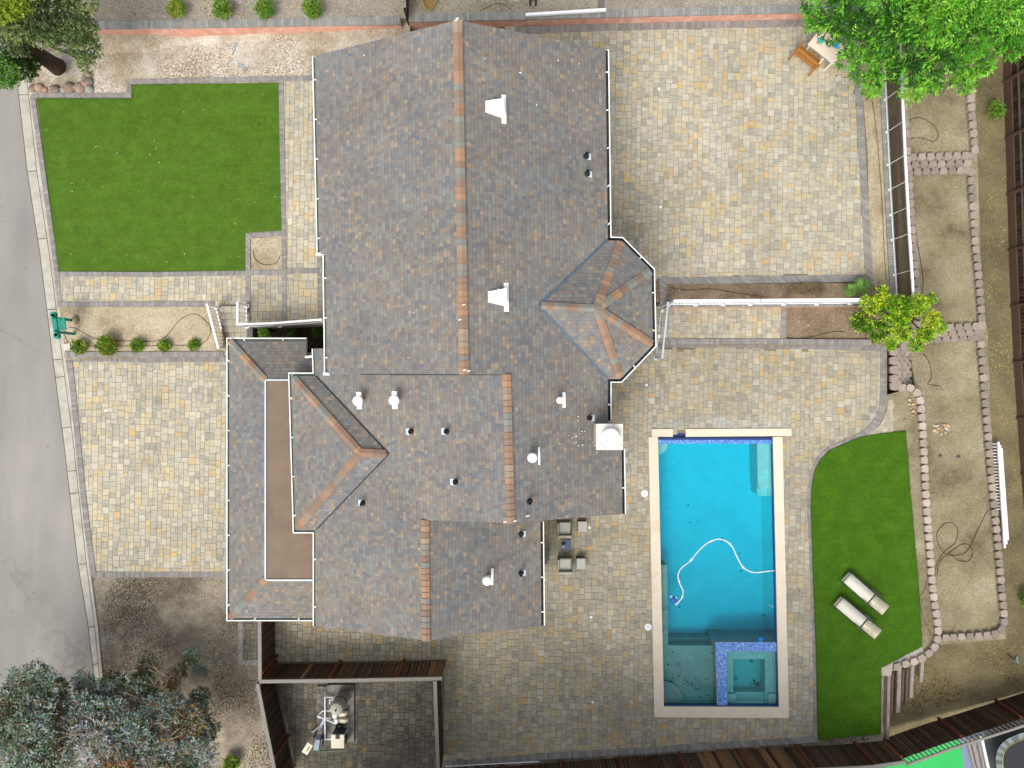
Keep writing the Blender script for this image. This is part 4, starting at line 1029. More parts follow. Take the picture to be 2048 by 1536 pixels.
railing('sloping white stair railing beside the planter of round shrubs',[W(434,615,.86),W(455,697,.22)],.85,.14,4,.016)
railing('white landing railing above the three small shrubs in the dark bed',[W(495,612,.8),W(495,653,.8),W(560,651,.85),W(656,644,.88)],.95,.14,1.3,.014)
wall('retaining_wall','low salmon wall under the white fence between upper patio and lower walk',[(1334,610),(1500,609),(1768,607)],.2,UZ+.03,.14,.2,caph=.04)
railing('long white rail fence on the salmon wall north of the pool',[W(1336,609,UZ+.03),W(1500,608,UZ+.03),W(1765,606,UZ+.03)],1.05,.13,1.15,.008,.09,pickm='whitedirty')
railing('pale blue white gate rail beside the turret bay',[W(1322,613,MZ),W(1311,716,MZ)],1.2,.13,2.2,.006,.05,mat='flash')
# east retaining wall with wire railing
wall('retaining_wall','long grey capped wall east of the upper patio',[(1761,60),(1768,200),(1774,330),(1781,480),(1788,600),(1789,630)],-.3,UZ+.06,.2,.24,mat=M['conc'])
railing('ribbed balcony style railing along the east edge of the upper patio',[W(1764,60,UZ+.06),W(1770,200,UZ+.06),W(1776,330,UZ+.06),W(1784,480,UZ+.06),W(1793,620,UZ+.06)],1.15,.055,1.12,.009,.06,mat='whitedirty',pickm='brownpick',postr=.012,base=.045)
slab('trench_soil',[(1790,60),(1800,60),(1832,640),(1800,650)],.3,M['soil_low'])
# white rail pile, white beam
rt=thing('rail_pile','pile of white railing sections lying beside the long block wall','railing pile',W(2000,990,LO))
for i,(x,dx) in enumerate(((1996,0),(1999,3),(2002,6))):
    m=MB(); a=W(x,884+i*6,LO+.3+.02*i); c=W(x+13,1096-i*8,LO+.3+.02*i); d=c-a; m.box(None,(d.length,.075,.07),M=Matrix.Translation((a+c)/2)@Matrix.Rotation(math.atan2(d.y,d.x),4,'Z')); m.build('rail',M['white'],rt)
m=MB()
for k in range(22): q=W(1990,888+k*6.2,LO+.2); m.box((q.x+.006*k,q.y,q.z),(.2,.03,.03),0)
m.build('pickets',M['white'],rt)
m=MB(); a=W(1051,30,BZ+.12); c=W(1212,20,BZ+.12); d=c-a; m.box(None,(d.length,.1,.1),M=Matrix.Translation((a+c)/2)@Matrix.Rotation(math.atan2(d.y,d.x),4,'Z')); tag(m.build('white_beam',M['white']),'long white beam lying on the cap of the top garden wall','beam')
m=MB(); a=W(890,1533,PZ+.03); c=W(1078,1523,PZ+.05); m.tube([a,c],.02,6); tag(m.build('white_rod',M['pipe']),'thin white pipe lying along the foot of the south fence','pipe')
m=MB(); m.box(W(1202,8,BZ+.02),(.22,.7,.1)); tag(m.build('wall_stub',M['cap_pav']),'short grey cap crossing the bed beside the white beam','wall stub')
# ---------------- foliage ----------------
def leafmesh(m,c,L,w,dirv,nrm,col):
    d=dirv.normalized(); s=d.cross(nrm); 
    if s.length<1e-3: s=Vector((1,0,0))
    s.normalize(); u=s.cross(d)
    a=c; t=c+d*L; mid=c+d*L*.45+u*(-.1*L)
    m.face([a,mid+s*w/2,t],0,col); m.face([a,t,mid-s*w/2],0,col)
def leafquad(m,c,L,w,dirv,nrm,col):
    d=dirv.normalized(); s=d.cross(nrm)
    if s.length<1e-3: s=Vector((1,0,0))
    s.normalize(); s*=w/2; mid=c+d*L*.5; m.face([c,mid+s,c+d*L,mid-s],0,col)
def crown(parent,clumps,n,L,w,pal,mat='leaf',droop=.3,seed=1,spray=6,flat=.5,name='crown',var=.18):
    rnd=random.Random(seed); m=MB(); tot=sum(r[0]*r[1] for _,r in clumps)
    for c,r in clumps:
        k=int(n*r[0]*r[1]/tot/spray)+1; base=rnd.choice(pal)
        for _ in range(k):
            d=Vector((rnd.gauss(0,1),rnd.gauss(0,1),rnd.gauss(0,1))).normalized(); rr_=rnd.random()**.35
            if d.z<-.2 and rnd.random()<.6: d.z=-d.z
            q=Vector((c[0]+d.x*r[0]*rr_,c[1]+d.y*r[1]*rr_,c[2]+d.z*r[2]*rr_)); bc=base if rnd.random()<.5 else rnd.choice(pal)
            out=Vector((d.x,d.y,d.z*.3)); out=out.normalized() if out.length>.01 else Vector((1,0,0))
            kk=rnd.uniform(1-var,1+var)
            for _ in range(spray):
                dv=(out+Vector((rnd.gauss(0,.7),rnd.gauss(0,.7),rnd.gauss(0,.4)-droop))).normalized()
                nr=Vector((rnd.gauss(0,flat),rnd.gauss(0,flat),1)); col=tuple(v*kk*rnd.uniform(.85,1.15) for v in bc[:3])+(1,)
                qq=q+Vector((rnd.uniform(-1,1),rnd.uniform(-1,1),rnd.uniform(-.5,.5)))*L*.6
                leafquad(m,qq,L*rnd.uniform(.6,1.15),w*rnd.uniform(.7,1.2),dv,nr,col)
    return m.build(name,M[mat],parent)
def limb(m,a,b,r0,r1,seed=0,n=6,wob=.08,seg=8):
    a=Vector(a); b=Vector(b); L=(b-a).length; pts=[]
    for i in range(n+1):
        t=i/n; q=a.lerp(b,t); 
        if 0<i<n: q+=Vector((noise.noise(Vector((seed,t*3,0))),noise.noise(Vector((seed,t*3,5))),0))*L*wob*2
        pts.append(q)
    m.tube(pts,r0,seg,r1=r1); return pts
# round shrubs
GB=[C(96,140,24),C(120,160,34),C(140,172,42),C(78,118,22),C(168,186,60)]
GF=[C(106,150,40),C(130,172,60),C(86,126,30),C(154,184,70)]
GD=[C(66,104,24),C(84,124,32),C(100,140,44),C(52,84,20)]
shr=[]
def shrub(name,label,px,py,z,r,h,pal,n,group,L=.07,w=.04,seed=1,cat='shrub',rem=None):
    b0=W(px,py,z+h*.6); b0.z=z; t=thing(name,label,cat,b0,0,group)
    rnd=random.Random(seed); cl=[((b0.x,b0.y,z+h*.5),(r*.82,r*.82,h*.5))]
    for k in range(9): a=k*2.4; cl.append(((b0.x+math.cos(a)*r*.62,b0.y+math.sin(a)*r*.62,z+h*rnd.uniform(.4,.75)),(r*.36,r*.36,h*.3)))
    cl.append(((b0.x,b0.y,z+h*.85),(r*.4,r*.4,h*.2)))
    crown(t,cl,n,L,w,pal,seed=seed,spray=5,droop=-.1,flat=.7,name='foliage')
    m=MB(); m.tube([(b0.x,b0.y,z),(b0.x,b0.y,z+h*.5)],.03,6); 
    for k in range(4): a=k*1.6; m.tube([(b0.x,b0.y,z+h*.2),(b0.x+math.cos(a)*r*.5,b0.y+math.sin(a)*r*.5,z+h*.6)],.015,5)
    m.build('stem',M['bark'],t); return t
for i,(x,y,r,l) in enumerate(((159,694,.30,'small round shrub at the street end of the planter row'),(213,691,.41,'largest round shrub of the planter row with orange tinges'),(274,691,.27,'middle round shrub of the planter row'),(328,691,.24,'fourth round shrub from the street in the planter row'),(387,690,.21,'smallest round shrub nearest the stair railing'))):
    p=Wf(x,y,zf); shrub('round_shrub',l,x,y,zf(p.x,p.y),r,r*1.3,GB if i!=1 else GB+[C(150,110,40)],int(1500*(r/.3)**2),'round shrubs along the planter',seed=40+i)
for i,(x,l) in enumerate(((352,'bushy shrub with orange flowers, first from the left along the top'),(442,'bushy shrub second from the left along the top'),(529,'larger bushy shrub third from the left along the top'),(624,'bushy shrub nearest the ridge along the top'))):
    shrub('bushy_shrub',l,x,18,BZ,.34,.55,GF+([C(216,160,40)] if i in(0,) else []),1500,'shrubs above the top wall',.10,.035,seed=50+i)
for i,(x,y,l) in enumerate(((528,666,'spiky green shrub farthest from the house in the dark bed'),(582,666,'green shrub in the middle of the dark bed'),(635,665,'green shrub against the house in the dark bed'))):
    shrub('small_shrub',l,x,y,.2,.2,.4,GF if i==0 else GD,900,'shrubs in the dark bed',.08,.035,seed=60+i)
shrub('bushy_shrub','bright green shrub at the bottom edge beside the dark side yard',462,1528,.06,.34,.5,GB,1200,None,.09,.04,seed=71)
shrub('small_shrub','loose green sapling beside the east fence',1992,222,LO,.38,.6,GF,500,None,.12,.04,seed=72)
shrub('small_shrub','small green weed clump at the far right edge',2052,1200,LO,.3,.5,GF,500,None,.1,.04,seed=73)
# fan palms
def palm(label,px,py,r,seed):
    rnd=random.Random(seed); c=W(px,py,UZ+.5); c.z=UZ+.02; t=thing('fan_palm',label,'palm',c,0,'young fan palms'); m=MB()
    for f in range(15):
        a=f*2.4+rnd.random()*.4; hub=c+Vector((math.cos(a)*r*.05*(f%4),math.sin(a)*r*.05*(f%4),.35+rnd.random()*.25)); k=rnd.uniform(.8,1.2)
        for s in range(15):
            b_=a+(s-7)*.12+rnd.uniform(-.03,.03); L=r*.85*(1-.04*abs(s-7))*rnd.uniform(.85,1.1); col=C(128,174,76,k*rnd.uniform(.8,1.2)); leafquad(m,hub,L,.028,Vector((math.cos(b_),math.sin(b_),-.15)),Vector((0,0,1)),col)
    m.build('fronds',M['leaf'],t); m=MB()
    for f in range(7): a=f*.9; m.tube([c,c+Vector((math.cos(a)*r*.4,math.sin(a)*r*.4,.4))],.01,5)
    m.build('stalks',M['twig'],t)
palm('young fan palm closest to the roof side in the middle bed',1702,580,.3,1); palm('young fan palm beside the citrus tree in the middle bed',1726,572,.42,2)
# citrus tree
cb=W(1800,640,UZ); ct=thing('citrus_tree','yellow green citrus tree at the corner of the white fence','tree',cb)
cz_=2.1; rnd=random.Random(3); cl=[]
for x,y,r,dz in ((1795,622,.62,.3),(1740,610,.42,0),(1722,645,.38,-.2),(1755,662,.45,-.1),(1800,665,.42,.1),(1835,610,.42,.1),(1862,640,.38,-.1),(1850,670,.35,-.2),(1763,585,.22,.2),(1768,600,.3,.2),(1862,598,.2,.1),(1830,690,.28,-.3),(1780,686,.25,-.2),(1878,655,.25,-.2),(1715,640,.25,-.2)):
    p=W(x,y,cz_+dz); cl.append(((p.x,p.y,p.z),(r*.85,r*.85,r*.7)))
crown(ct,cl,8800,.11,.055,[C(140,190,30),C(112,168,26),C(184,216,44),C(76,126,22),C(52,96,18),C(214,228,60),C(160,204,36)],seed=4,spray=5,droop=0,flat=.9,var=.3)
m=MB(); limb(m,cb,cb+Vector((0,0,.9)),.09,.07,1)
for c,r in cl[:9]: limb(m,cb+Vector((0,0,.8)),Vector(c),.045,.015,c[0],5,.1,6)
m.build('trunk',M['bark'],ct,True)
# big bright tree, top right
tb=W(1860,60,T1); tt=thing('leafy_tree','big bright green tree spreading over the top right corner','tree',tb); cl=[]
for x,y,r,z in ((1625,18,.5,3.2),(1660,60,.65,3.2),(1690,20,.9,3.8),(1730,70,1.0,3.9),(1700,115,.6,3.2),(1760,125,.75,3.4),(1745,170,.55,3.0),(1800,60,1.2,4.6),(1810,140,.8,3.6),(1820,185,.5,2.9),(1870,30,1.4,5.2),(1880,110,1.0,4.2),(1860,165,.6,3.3),(1940,60,1.3,5.0),(1945,130,.9,4.0),(1925,165,.6,3.4),(2000,20,1.3,5.2),(2020,80,.9,4.6),(2060,0,1.3,5.0),(1900,-40,1.6,5.6),(1780,-30,1.3,4.8),(1690,-40,1.1,4.2),(2080,70,.8,4.4),(1712,150,.3,2.8),(1630,50,.4,3.0)):
    p=W(x,y,z); cl.append(((p.x,p.y,p.z),(r*.72,r*.72,r*.5)))
GT=[C(92,170,34),C(112,190,46),C(72,142,26),C(132,200,66),C(50,108,24),C(98,178,52),C(84,156,34),C(40,88,20),C(50,104,24),C(146,206,66),C(126,194,50),C(160,212,76)]
crown(tt,cl,34000,.165,.05,GT,seed=8,spray=7,droop=.35,flat=.5,var=.3)
m=MB(); tk=limb(m,tb,tb+Vector((.1,0,2.4)),.2,.14,2,6,.04,10)
for i,(c,r) in enumerate(cl): limb(m,tb+Vector((.1,0,2.2-.05*(i%5))),Vector(c),.07,.015,c[1],6,.12,6)
m.build('trunk',M['bark'],tt,True)
# tree top left with visible trunk
TLb=W(113,132,.55); t1=thing('bark_tree','dark trunked tree with dusty green crown in the top left corner','tree',TLb)
m=MB(); pts=[TLb+Vector((0,0,-.1)),TLb+Vector((-.02,0,.15)),TLb+Vector((-.06,.02,.8)),TLb+Vector((-.05,.08,1.6)),TLb+Vector((-.12,.06,2.4)),TLb+Vector((-.15,.1,3.6)),TLb+Vector((-.1,.2,5.2))]
m.tube(pts,.34,16,r1=.16)
cl=[]
for x,y,r,z in ((60,20,1.2,5.2),(130,30,1.1,4.6),(165,60,.8,3.6),(175,95,.75,3.0),(170,125,.5,2.4),(130,70,.9,4.0),(80,60,.8,4.6),(150,-20,1.2,4.8),(20,60,.8,5.0),(35,95,.5,3.4),(25,40,.9,5.4)):
    p=W(x,y,z); cl.append(((p.x,p.y,p.z),(r*.72,r*.72,r*.45)))
    limb(m,pts[5],p,.09,.02,x*.1,6,.1,6)
m.build('trunk',M['bark'],t1,True)
crown(t1,cl,22000,.085,.05,[C(104,126,76),C(118,140,82),C(134,154,84),C(84,104,66),C(146,164,96),C(70,88,56),C(110,128,92)],'leafdull',seed=12,spray=6,flat=.9,droop=.1,var=.3)
def smalltree(label,cls,base,n,pal,seed,mat='leafdull',L=.09,w=.05,name='leafy_tree',branches=True):
    bp=W(*base); t=thing(name,label,'tree',bp); cl=[]; m=MB(); z0=bp.z; limb(m,bp,bp+Vector((0,0,1.2)),.12,.09,seed)
    for x,y,r,z in cls:
        p=W(x,y,z); cl.append(((p.x,p.y,p.z),(r*.75,r*.75,r*.5))); limb(m,bp+Vector((0,0,1.1)),p,.05,.015,x*.13,5,.1,6)
    m.build('trunk',M['bark'],t,True); crown(t,cl,n,L,w,pal,mat,seed=seed,spray=6,flat=.8,droop=.1,var=.25); return t
smalltree('yellow green tree crown cut by the top left corner',[(10,-5,1.0,6.5),(40,-10,.7,6.4),(-20,20,.8,6.2),(20,12,.5,6.3)],(-60,-20,.2),6000,[C(140,164,52),C(160,178,60),C(110,140,44)],14)
smalltree('bright green small tree at the left edge over the street',[(5,145,.75,3.2),(-20,120,.9,3.4),(20,160,.45,3.0)],(-30,150,0),4000,[C(92,140,52),C(112,160,66),C(70,112,44)],15)
smalltree('dark green low tree between trunk and street kerb',[(50,140,.6,1.7),(68,130,.35,1.7),(30,110,.5,2.2),(42,90,.45,2.6)],(75,120,.3),5000,[C(58,84,36),C(72,98,42),C(50,70,34)],16,L=.07)
# eucalyptus cluster bottom left : several trees
EU=[C(158,176,166),C(178,190,184),C(134,156,134),C(120,144,106),C(104,112,80),C(150,124,92),C(184,186,188),C(128,150,128),C(168,158,144),C(156,116,80),C(92,96,66),C(112,140,90),C(146,166,158)]
def euca(label,cls,base,n,seed,palx=EU):
    bp=W(*base); t=thing('eucalyptus_tree',label,'tree',bp,0,'grey leaved trees in the bottom left corner'); cl=[]; m=MB(); rnd=random.Random(seed)
    top=bp+Vector((rnd.uniform(-.3,.3),rnd.uniform(-.3,.3),2.2)); limb(m,bp,top,.12,.08,seed)
    for x,y,r,z in cls:
        p=W(x,y,z); cl.append(((p.x,p.y,p.z-.25),(r*1.15,r*1.15,r*.5))); cl.append(((p.x+rnd.uniform(-.6,.6),p.y+rnd.uniform(-.6,.6),p.z-.9),(r*1.0,r*1.0,r*.6))); pts=limb(m,top,p+Vector((0,0,.25)),.05,.014,x*.13,7,.1,6)
        for k in range(4):
            a=rnd.uniform(0,6.3); q=pts[rnd.choice((3,4,5,6))]; e=q+Vector((math.cos(a),math.sin(a),rnd.uniform(.2,.9)))*rnd.uniform(.4,.9); pp=limb(m,q,e+Vector((0,0,.25)),.022,.008,k+x,4,.12,5)
            for _ in range(2): a2=a+rnd.uniform(-.9,.9); limb(m,pp[2],pp[2]+Vector((math.cos(a2),math.sin(a2),.5))*rnd.uniform(.3,.7),.012,.004,k+x*2,3,.1,4)
    m.build('branches',M['twig'],t,True)
    crown(t,cl,n,.13,.05,palx,'leafdull',seed=seed,spray=6,flat=.9,droop=.05,var=.35,name='crown')
euca('grey leaved tree over the end of the street',[(30,1375,.55,3.6),(75,1385,.6,3.6),(20,1420,.7,3.8),(60,1440,.6,4.0),(-10,1460,.8,4.0),(115,1420,.45,3.0)],(90,1420,0),14450,21)
euca('grey leaved tree in the very corner of the frame',[(40,1490,.9,4.2),(-10,1530,.9,4.0),(90,1520,.8,4.0),(130,1470,.6,3.6),(60,1560,1.0,4.2)],(110,1500,0),14450,22)
euca('grey leaved tree beside the kerb end',[(165,1375,.45,2.8),(200,1395,.45,2.9),(160,1430,.6,3.4),(215,1440,.6,3.3),(250,1385,.5,2.7),(110,1380,.3,2.8)],(200,1420,0),12750,23)
euca('silvery grey leaved tree farthest from the street',[(290,1385,.38,2.4),(340,1365,.3,2.0),(355,1345,.25,1.8),(310,1430,.55,3.0),(365,1450,.6,2.9),(395,1400,.3,2.1),(390,1475,.4,2.6)],(320,1430,.06),12750,24)
euca('grey leaved tree along the bottom edge',[(180,1500,.8,3.8),(250,1480,.7,3.6),(300,1520,.7,3.4),(370,1515,.6,3.0),(220,1550,.8,3.8),(340,1560,.7,3.2)],(260,1490,.06),17850,25)
# ---------------- rocks and pebbles ----------------
RC=[C(142,124,110),C(160,138,120),C(176,142,120),C(130,118,108),C(150,150,144)]
for i,(x,y,r,l) in enumerate(((67,178,.13,'brown rock at the kerb end of the rock row'),(80,176,.15,'second brown rock from the kerb'),(91,180,.09,'small pinkish rock in the rock row'),(112,179,.16,'dull brown rock left of the grey rock'),(127,180,.11,'flat grey rock in the rock row'),(141,177,.2,'largest grey rock in the row above the lawn'),(161,177,.19,'reddish rock next to the largest grey rock'),(170,169,.14,'rounded pink rock on top of the rock heap'),(180,164,.15,'brown rock at the right of the rock heap'),(180,179,.15,'purple brown rock at the lawn border corner'),(172,157,.12,'small brown rock behind the rock heap'),(178,151,.12,'topmost flat rock near the white stone'))):
    p=Wf(x,y,zf); m=MB(); c=RC[i%5]; m.blob((p.x,p.y,p.z+r*.3),(r*1.25,r*1.1,r*.7),i,.14,0,c,12,8); tag(m.build('rock',M['rock'],None,True),l,'rock','rocks above the front lawn')
p=Wf(154,642,zf); m=MB(); m.blob((p.x,p.y,p.z+.08),(.12,.16,.12),4,.2,0,C(170,150,120)); tag(m.build('rock',M['rock'],None,True),'tan rock beside the green stand','rock')
p=Wf(135,694,zf); m=MB(); m.box((p.x,p.y,p.z+.03),(.28,.26,.06),.1,0,C(205,198,180)); tag(m.build('meter_cover',M['rock']),'pale square utility cover beside the street end shrub','utility cover')
rnd=random.Random(9)
def pebbles(label,cx_,cy_,sx,sy,n,z,nm='pebble_pile'):
    m=MB(); 
    for _ in range(n):
        p=W(cx_+rnd.uniform(-sx,sx),cy_+rnd.uniform(-sy,sy),z); r=rnd.uniform(.035,.075); m.blob((p.x,p.y,z+r*.4),(r,r*.75,r*.5),rnd.random()*9,.1,0,rnd.choice([C(200,178,140),C(180,160,130),C(214,200,170),C(150,146,140),C(222,180,120)]),8,5)
    tag(m.build(nm,M['rock'],None,True),label,'pebbles',kind='stuff')
pebbles('small pile of tan pebbles on the lower terrace',1882,858,16,11,34,T3); pebbles('loose pebbles in the corner bed beside the curved kerb',1818,820,9,22,12,PZ)
for x,y,l in ((1880,912,'dark round stone on the lower terrace'),(1916,914,'blue grey stone on the lower terrace')):
    p=W(x,y,T3); m=MB(); m.blob((p.x,p.y,p.z+.04),(.07,.06,.06),x,.1,0,C(104,104,108)); tag(m.build('stone',M['rock'],None,True),l,'stone')
# wood chips and litter
def litter(name,poly,z,n,cols,s0,s1,seed,mat='litter'):
    r=random.Random(seed); pp=[(v.x,v.y) for v in P(poly,z)]; x0=min(p[0] for p in pp);x1=max(p[0] for p in pp);y0=min(p[1] for p in pp);y1=max(p[1] for p in pp); m=MB(); k=0
    while k<n:
        q=(r.uniform(x0,x1),r.uniform(y0,y1))
        if not inside(q,pp): continue
        den=noise.noise(Vector((q[0]*.5,q[1]*.5,seed)))
        if r.random()>.25+den*2.2: continue
        k+=1; zz=z(*q) if callable(z) else z; s=r.uniform(s0,s1); m.box((q[0],q[1],zz+.01),(s*r.uniform(1,3.5),s,.012),r.uniform(0,3.1),0,r.choice(cols))
    tag(m.build(name,M[mat]),kind='stuff',label=None); return m
litter('wood_chips',[(170,60),(640,60),(630,152),(265,158),(258,186),(190,186)],zf,3600,[C(226,218,204),C(210,198,180),C(190,170,146),C(236,230,220),C(150,128,104)],.012,.03,1)
litter('wood_chips',[(195,1158),(460,1158),(480,1330),(545,1400),(560,1536),(400,1536),(410,1340),(215,1340)],.062,4200,[C(170,158,136),C(196,186,160),C(120,104,86),C(96,80,66),C(150,136,116)],.01,.026,2)
litter('leaf_litter',[(121,616),(430,616),(448,700),(134,700)],zf,500,[C(214,204,180),C(150,130,100)],.01,.022,3)
litter('leaf_litter',[(200,-70),(800,-70),(800,34),(200,42)],BZ,900,[C(196,186,160),C(120,104,80),C(190,150,60)],.01,.025,4)
litter('leaf_litter',[(1830,1300),(2030,1290),(2040,1370),(1780,1440)],LO,1500,[C(156,134,80),C(150,130,80),C(120,104,70),C(170,150,90),C(90,78,56)],.012,.03,6)
litter('leaf_litter',[(820,-70),(1200,-70),(1200,18),(820,28)],BZ,700,[C(190,180,150),C(120,104,80),C(160,160,70)],.01,.03,5)
litter('leaf_litter',[(884,1533),(1300,1505),(1640,1482),(1765,1470),(1765,1478),(1300,1512),(884,1540)],PZ-.04,500,[C(190,184,170),C(80,66,54),C(120,104,84)],.012,.035,7)
litter('leaf_litter',[(1965,330),(2010,330),(2030,700),(2035,1000),(2000,860),(1975,700)],LO,600,[C(180,170,80),C(150,136,90),C(190,180,140)],.01,.025,8)
m=MB(); r=random.Random(4)
for _ in range(40):
    x=r.uniform(1335,1428); y=r.uniform(1298,1405); p=W(x,y,-.4); s=r.uniform(.012,.04); m.box(p,(s*1.8,s,.008),r.uniform(0,3),0,r.choice([C(40,40,30),C(50,46,30),C(90,90,50),C(30,60,110)]))
for _ in range(34):
    x=1340+abs(r.gauss(0,34)); y=1340+.7*(x-1330)+r.gauss(0,9); p=W(x,min(y,1408),-.28); s=r.uniform(.012,.03); m.box(p,(s*1.8,s,.008),r.uniform(0,3),0,C(34,34,26))
for _ in range(18):
    x=r.uniform(1325,1540); y=r.uniform(900,1270); p=W(x,y,FL+.01); s=r.uniform(.02,.045); m.box(p,(s*1.6,s,.01),r.uniform(0,3),0,C(20,50,70))
for _ in range(36):
    x=r.gauss(1512,9); y=r.gauss(1368,5); p=W(x,y,-.93); s=r.uniform(.015,.04); m.box(p,(s*1.6,s,.01),r.uniform(0,3),0,C(26,30,24))
tag(m.build('sunken_leaves',M['litter']),kind='stuff')
# lawn flecks
litter('lawn_flecks',[(80,205),(555,180),(560,455),(480,535),(120,535)],lambda x,y:zf(x,y)+.03,36,[C(220,216,200),C(200,196,170)],.01,.02,11)
def edge_tufts(poly,z,n,pal,seed):
    r=random.Random(seed); p=P(poly,z); m=MB(); seg=list(zip(p,p[1:]+p[:1])); tot=sum((b-a).length for a,b in seg)
    for a,b in seg:
        for _ in range(int(n*(b-a).length/tot)):
            q=a.lerp(b,r.random()); q=q+Vector((r.gauss(0,.012),r.gauss(0,.012),0)); L=r.uniform(.03,.06); c=r.choice(pal); leafquad(m,q,L,.008,Vector((r.gauss(0,1),r.gauss(0,1),.7)),Vector((r.gauss(0,1),r.gauss(0,1),1)),c)
    tag(m.build('grass_edge',M['leafdull']),kind='stuff')
edge_tufts([(74,197),(264,197),(264,170),(557,166),(563,463),(491,468),(490,543),(117,543)],lambda x,y:zf(x,y)+.03,5000,[C(70,106,28),C(88,124,36),C(60,92,22)],31)
edge_tufts(CURVE[7:]+[(1626,1150),(1632,1300),(1636,1480),(1762,1468),(1762,1336),(1844,1293),(1838,1180),(1822,1000),(1811,862),(1770,866),(1720,874)],PZ+.03,6000,[C(66,104,16),C(84,122,22),C(54,88,12)],32)
litter('fallen_leaves',[(1560,60),(1706,50),(1728,300),(1640,300)],UZ+.004,90,[C(120,150,50),C(170,160,80),C(110,90,60)],.012,.03,12)
litter('fallen_leaves',[(900,1300),(1290,1200),(1290,1480),(900,1500)],PZ+.004,120,[C(90,76,56),C(130,112,80),C(60,52,40)],.01,.025,13)
litter('fallen_leaves',[(1240,60),(1700,60),(1720,540),(1330,540)],UZ+.004,70,[C(214,208,190),C(130,112,80),C(110,100,70)],.008,.02,14)
litter('fallen_leaves',[(150,740),(450,740),(450,1140),(190,1140)],DZ+.004,60,[C(214,208,190),C(130,112,80),C(110,100,70)],.008,.02,15)
# ---------------- irrigation tubes ----------------
def tube(label,pts,z,r=.012,mat='tube',name='irrigation_tube',cat='irrigation tube'):
    m=MB(); p=cr(P(pts,z),6); p=[v+Vector((0,0,.015)) for v in p]; m.tube(p,r,5); tag(m.build(name,M[mat],None,True),label,cat)
tube('thin tube looping across the sandy planter',[(138,655),(150,656),(165,664),(190,677),(215,680),(260,682),(310,682),(335,670),(360,640),(388,628),(410,640),(422,658),(415,678),(400,690)],zf)
tube('thin tube curving at the street end of the planter',[(132,652),(130,670),(140,688),(160,692),(240,692),(330,691),(400,690)],zf)
tube('looped black tube on the lower terrace beside the lawn wall',[(1870,1150),(1874,1125),(1890,1102),(1910,1085),(1915,1060),(1902,1045),(1885,1050),(1873,1070),(1880,1095),(1895,1110),(1925,1108),(1940,1092),(1955,1060),(1975,1020)],T3)
tube('smaller tube loop right of the big loop on the lower terrace',[(1898,1106),(1915,1120),(1935,1122),(1945,1108),(1940,1092),(1925,1088),(1905,1100),(1880,1122),(1874,1150)],T3)
tube('tube curve on the upper terrace below the big tree',[(1818,240),(1840,236),(1866,250),(1876,270),(1868,283),(1850,278),(1828,276),(1815,284)],T1)
tube('tube running down the middle terrace',[(1818,350),(1826,400),(1832,470),(1846,560),(1838,610)],T2)
tube('tube beside the fish scale blocks on the lower terrace',[(1840,700),(1858,725),(1862,755),(1856,768),(1882,772)],T3)
tube('tube in the strip between lawn and curved wall',[(1845,1030),(1850,1090),(1856,1140),(1848,1180),(1838,1200),(1848,1240),(1862,1270)],PZ,.008)
tube('thin tube beside the upper patio border',[(1742,190),(1752,260),(1762,380),(1768,500),(1772,560)],UZ,.01)
tube('thin tube along the middle bed',[(1338,574),(1370,580),(1420,578),(1460,584),(1500,590),(1530,594)],UZ+.02,.01)
tube('thin tube crossing the dirt bed by the citrus tree',[(1572,675),(1600,677),(1630,672),(1665,664),(1690,664)],MZ-.05,.01)
tube('tube on the garden soil above the ridge',[(960,22),(990,8),(1010,10),(1028,26)],BZ,.01)
tube('tube stub in the square bed',[(506,500),(512,520),(530,530),(552,526),(560,512)],lambda x,y:zf(x,y)+.03,.01)
# little posts/lights on the gate side
for x,y,l in ((1325,622,'small white path light at the fence corner'),(1319,672,'small white path light beside the turret bay')):
    c=W(x,y,MZ+.3); c.z=MZ; rt=thing('path_light',l,'path light',c,0,'path lights'); m=MB(); m.tube([c,c+Vector((0,0,.28))],.015,6); m.build('stake',M['darkmetal'],rt); m=MB(); m.lathe(c+Vector((0,0,.26)),[(.05,0),(.075,.03),(.06,.06),(.01,.08)],16); m.build('lamp_head',M['lamp_off'],rt)
m=MB(); c=W(1320,647,MZ+.004); m.box(c+Vector((0,0,.01)),(.1,.14,.02),.05); tag(m.build('floor_grate',M['darkmetal']),'small dark square grate beside the turret bay','grate')
m=MB(); c=W(422,685,.5); c.z=.42; m.lathe(c,[(.08,0),(.08,.05),(.03,.05),(.03,.02)],18); tag(m.build('pipe_cap',M['whitedirty']),'white ring pipe cap beside the stair railing','pipe cap')
m=MB(); c=W(447,704,.3); m.box(c,(.2,.3,.5)); tag(m.build('rusty_box',M['rust']),'rust coloured post foot at the end of the stair railing','post foot')
# ---------------- green stand ----------------
def g0(px,py): 
    q=Wf(px,py,zf); return q
a=g0(145,641); c=g0(149,668); base=(a+c)/2; rt=thing('green_stand','green painted wooden stand on two posts at the kerb','stand',base); ht=1.12; d=(c-a); d.z=0; L=d.length; d.normalize(); out=Vector((d.y,-d.x,0)); 
if out.x>0: out=-out
for q in (a,c): m=MB(); m.box((q.x,q.y,q.z+ht/2),(.09,.09,ht),math.atan2(d.y,d.x)); m.build('post',M['teal'],rt); 
ang=math.atan2(d.y,d.x)
for q in (a,c): m=MB(); m.lathe((q.x,q.y,q.z+ht),[(.05,0),(.06,.03),(.05,.08),(.01,.1)],12); m.build('finial',M['teal'],rt)
m=MB(); cc=base+out*.04; cc.z=base.z+ht-.12; m.box(cc,(L+.3,.13,.16),ang); 
for s in (-1,1): e=cc+d*s*(L/2+.15); m.lathe((e.x,e.y,cc.z-.08),[(.1,0),(.1,.16)],16)
m.build('crossbar',M['teal'],rt)
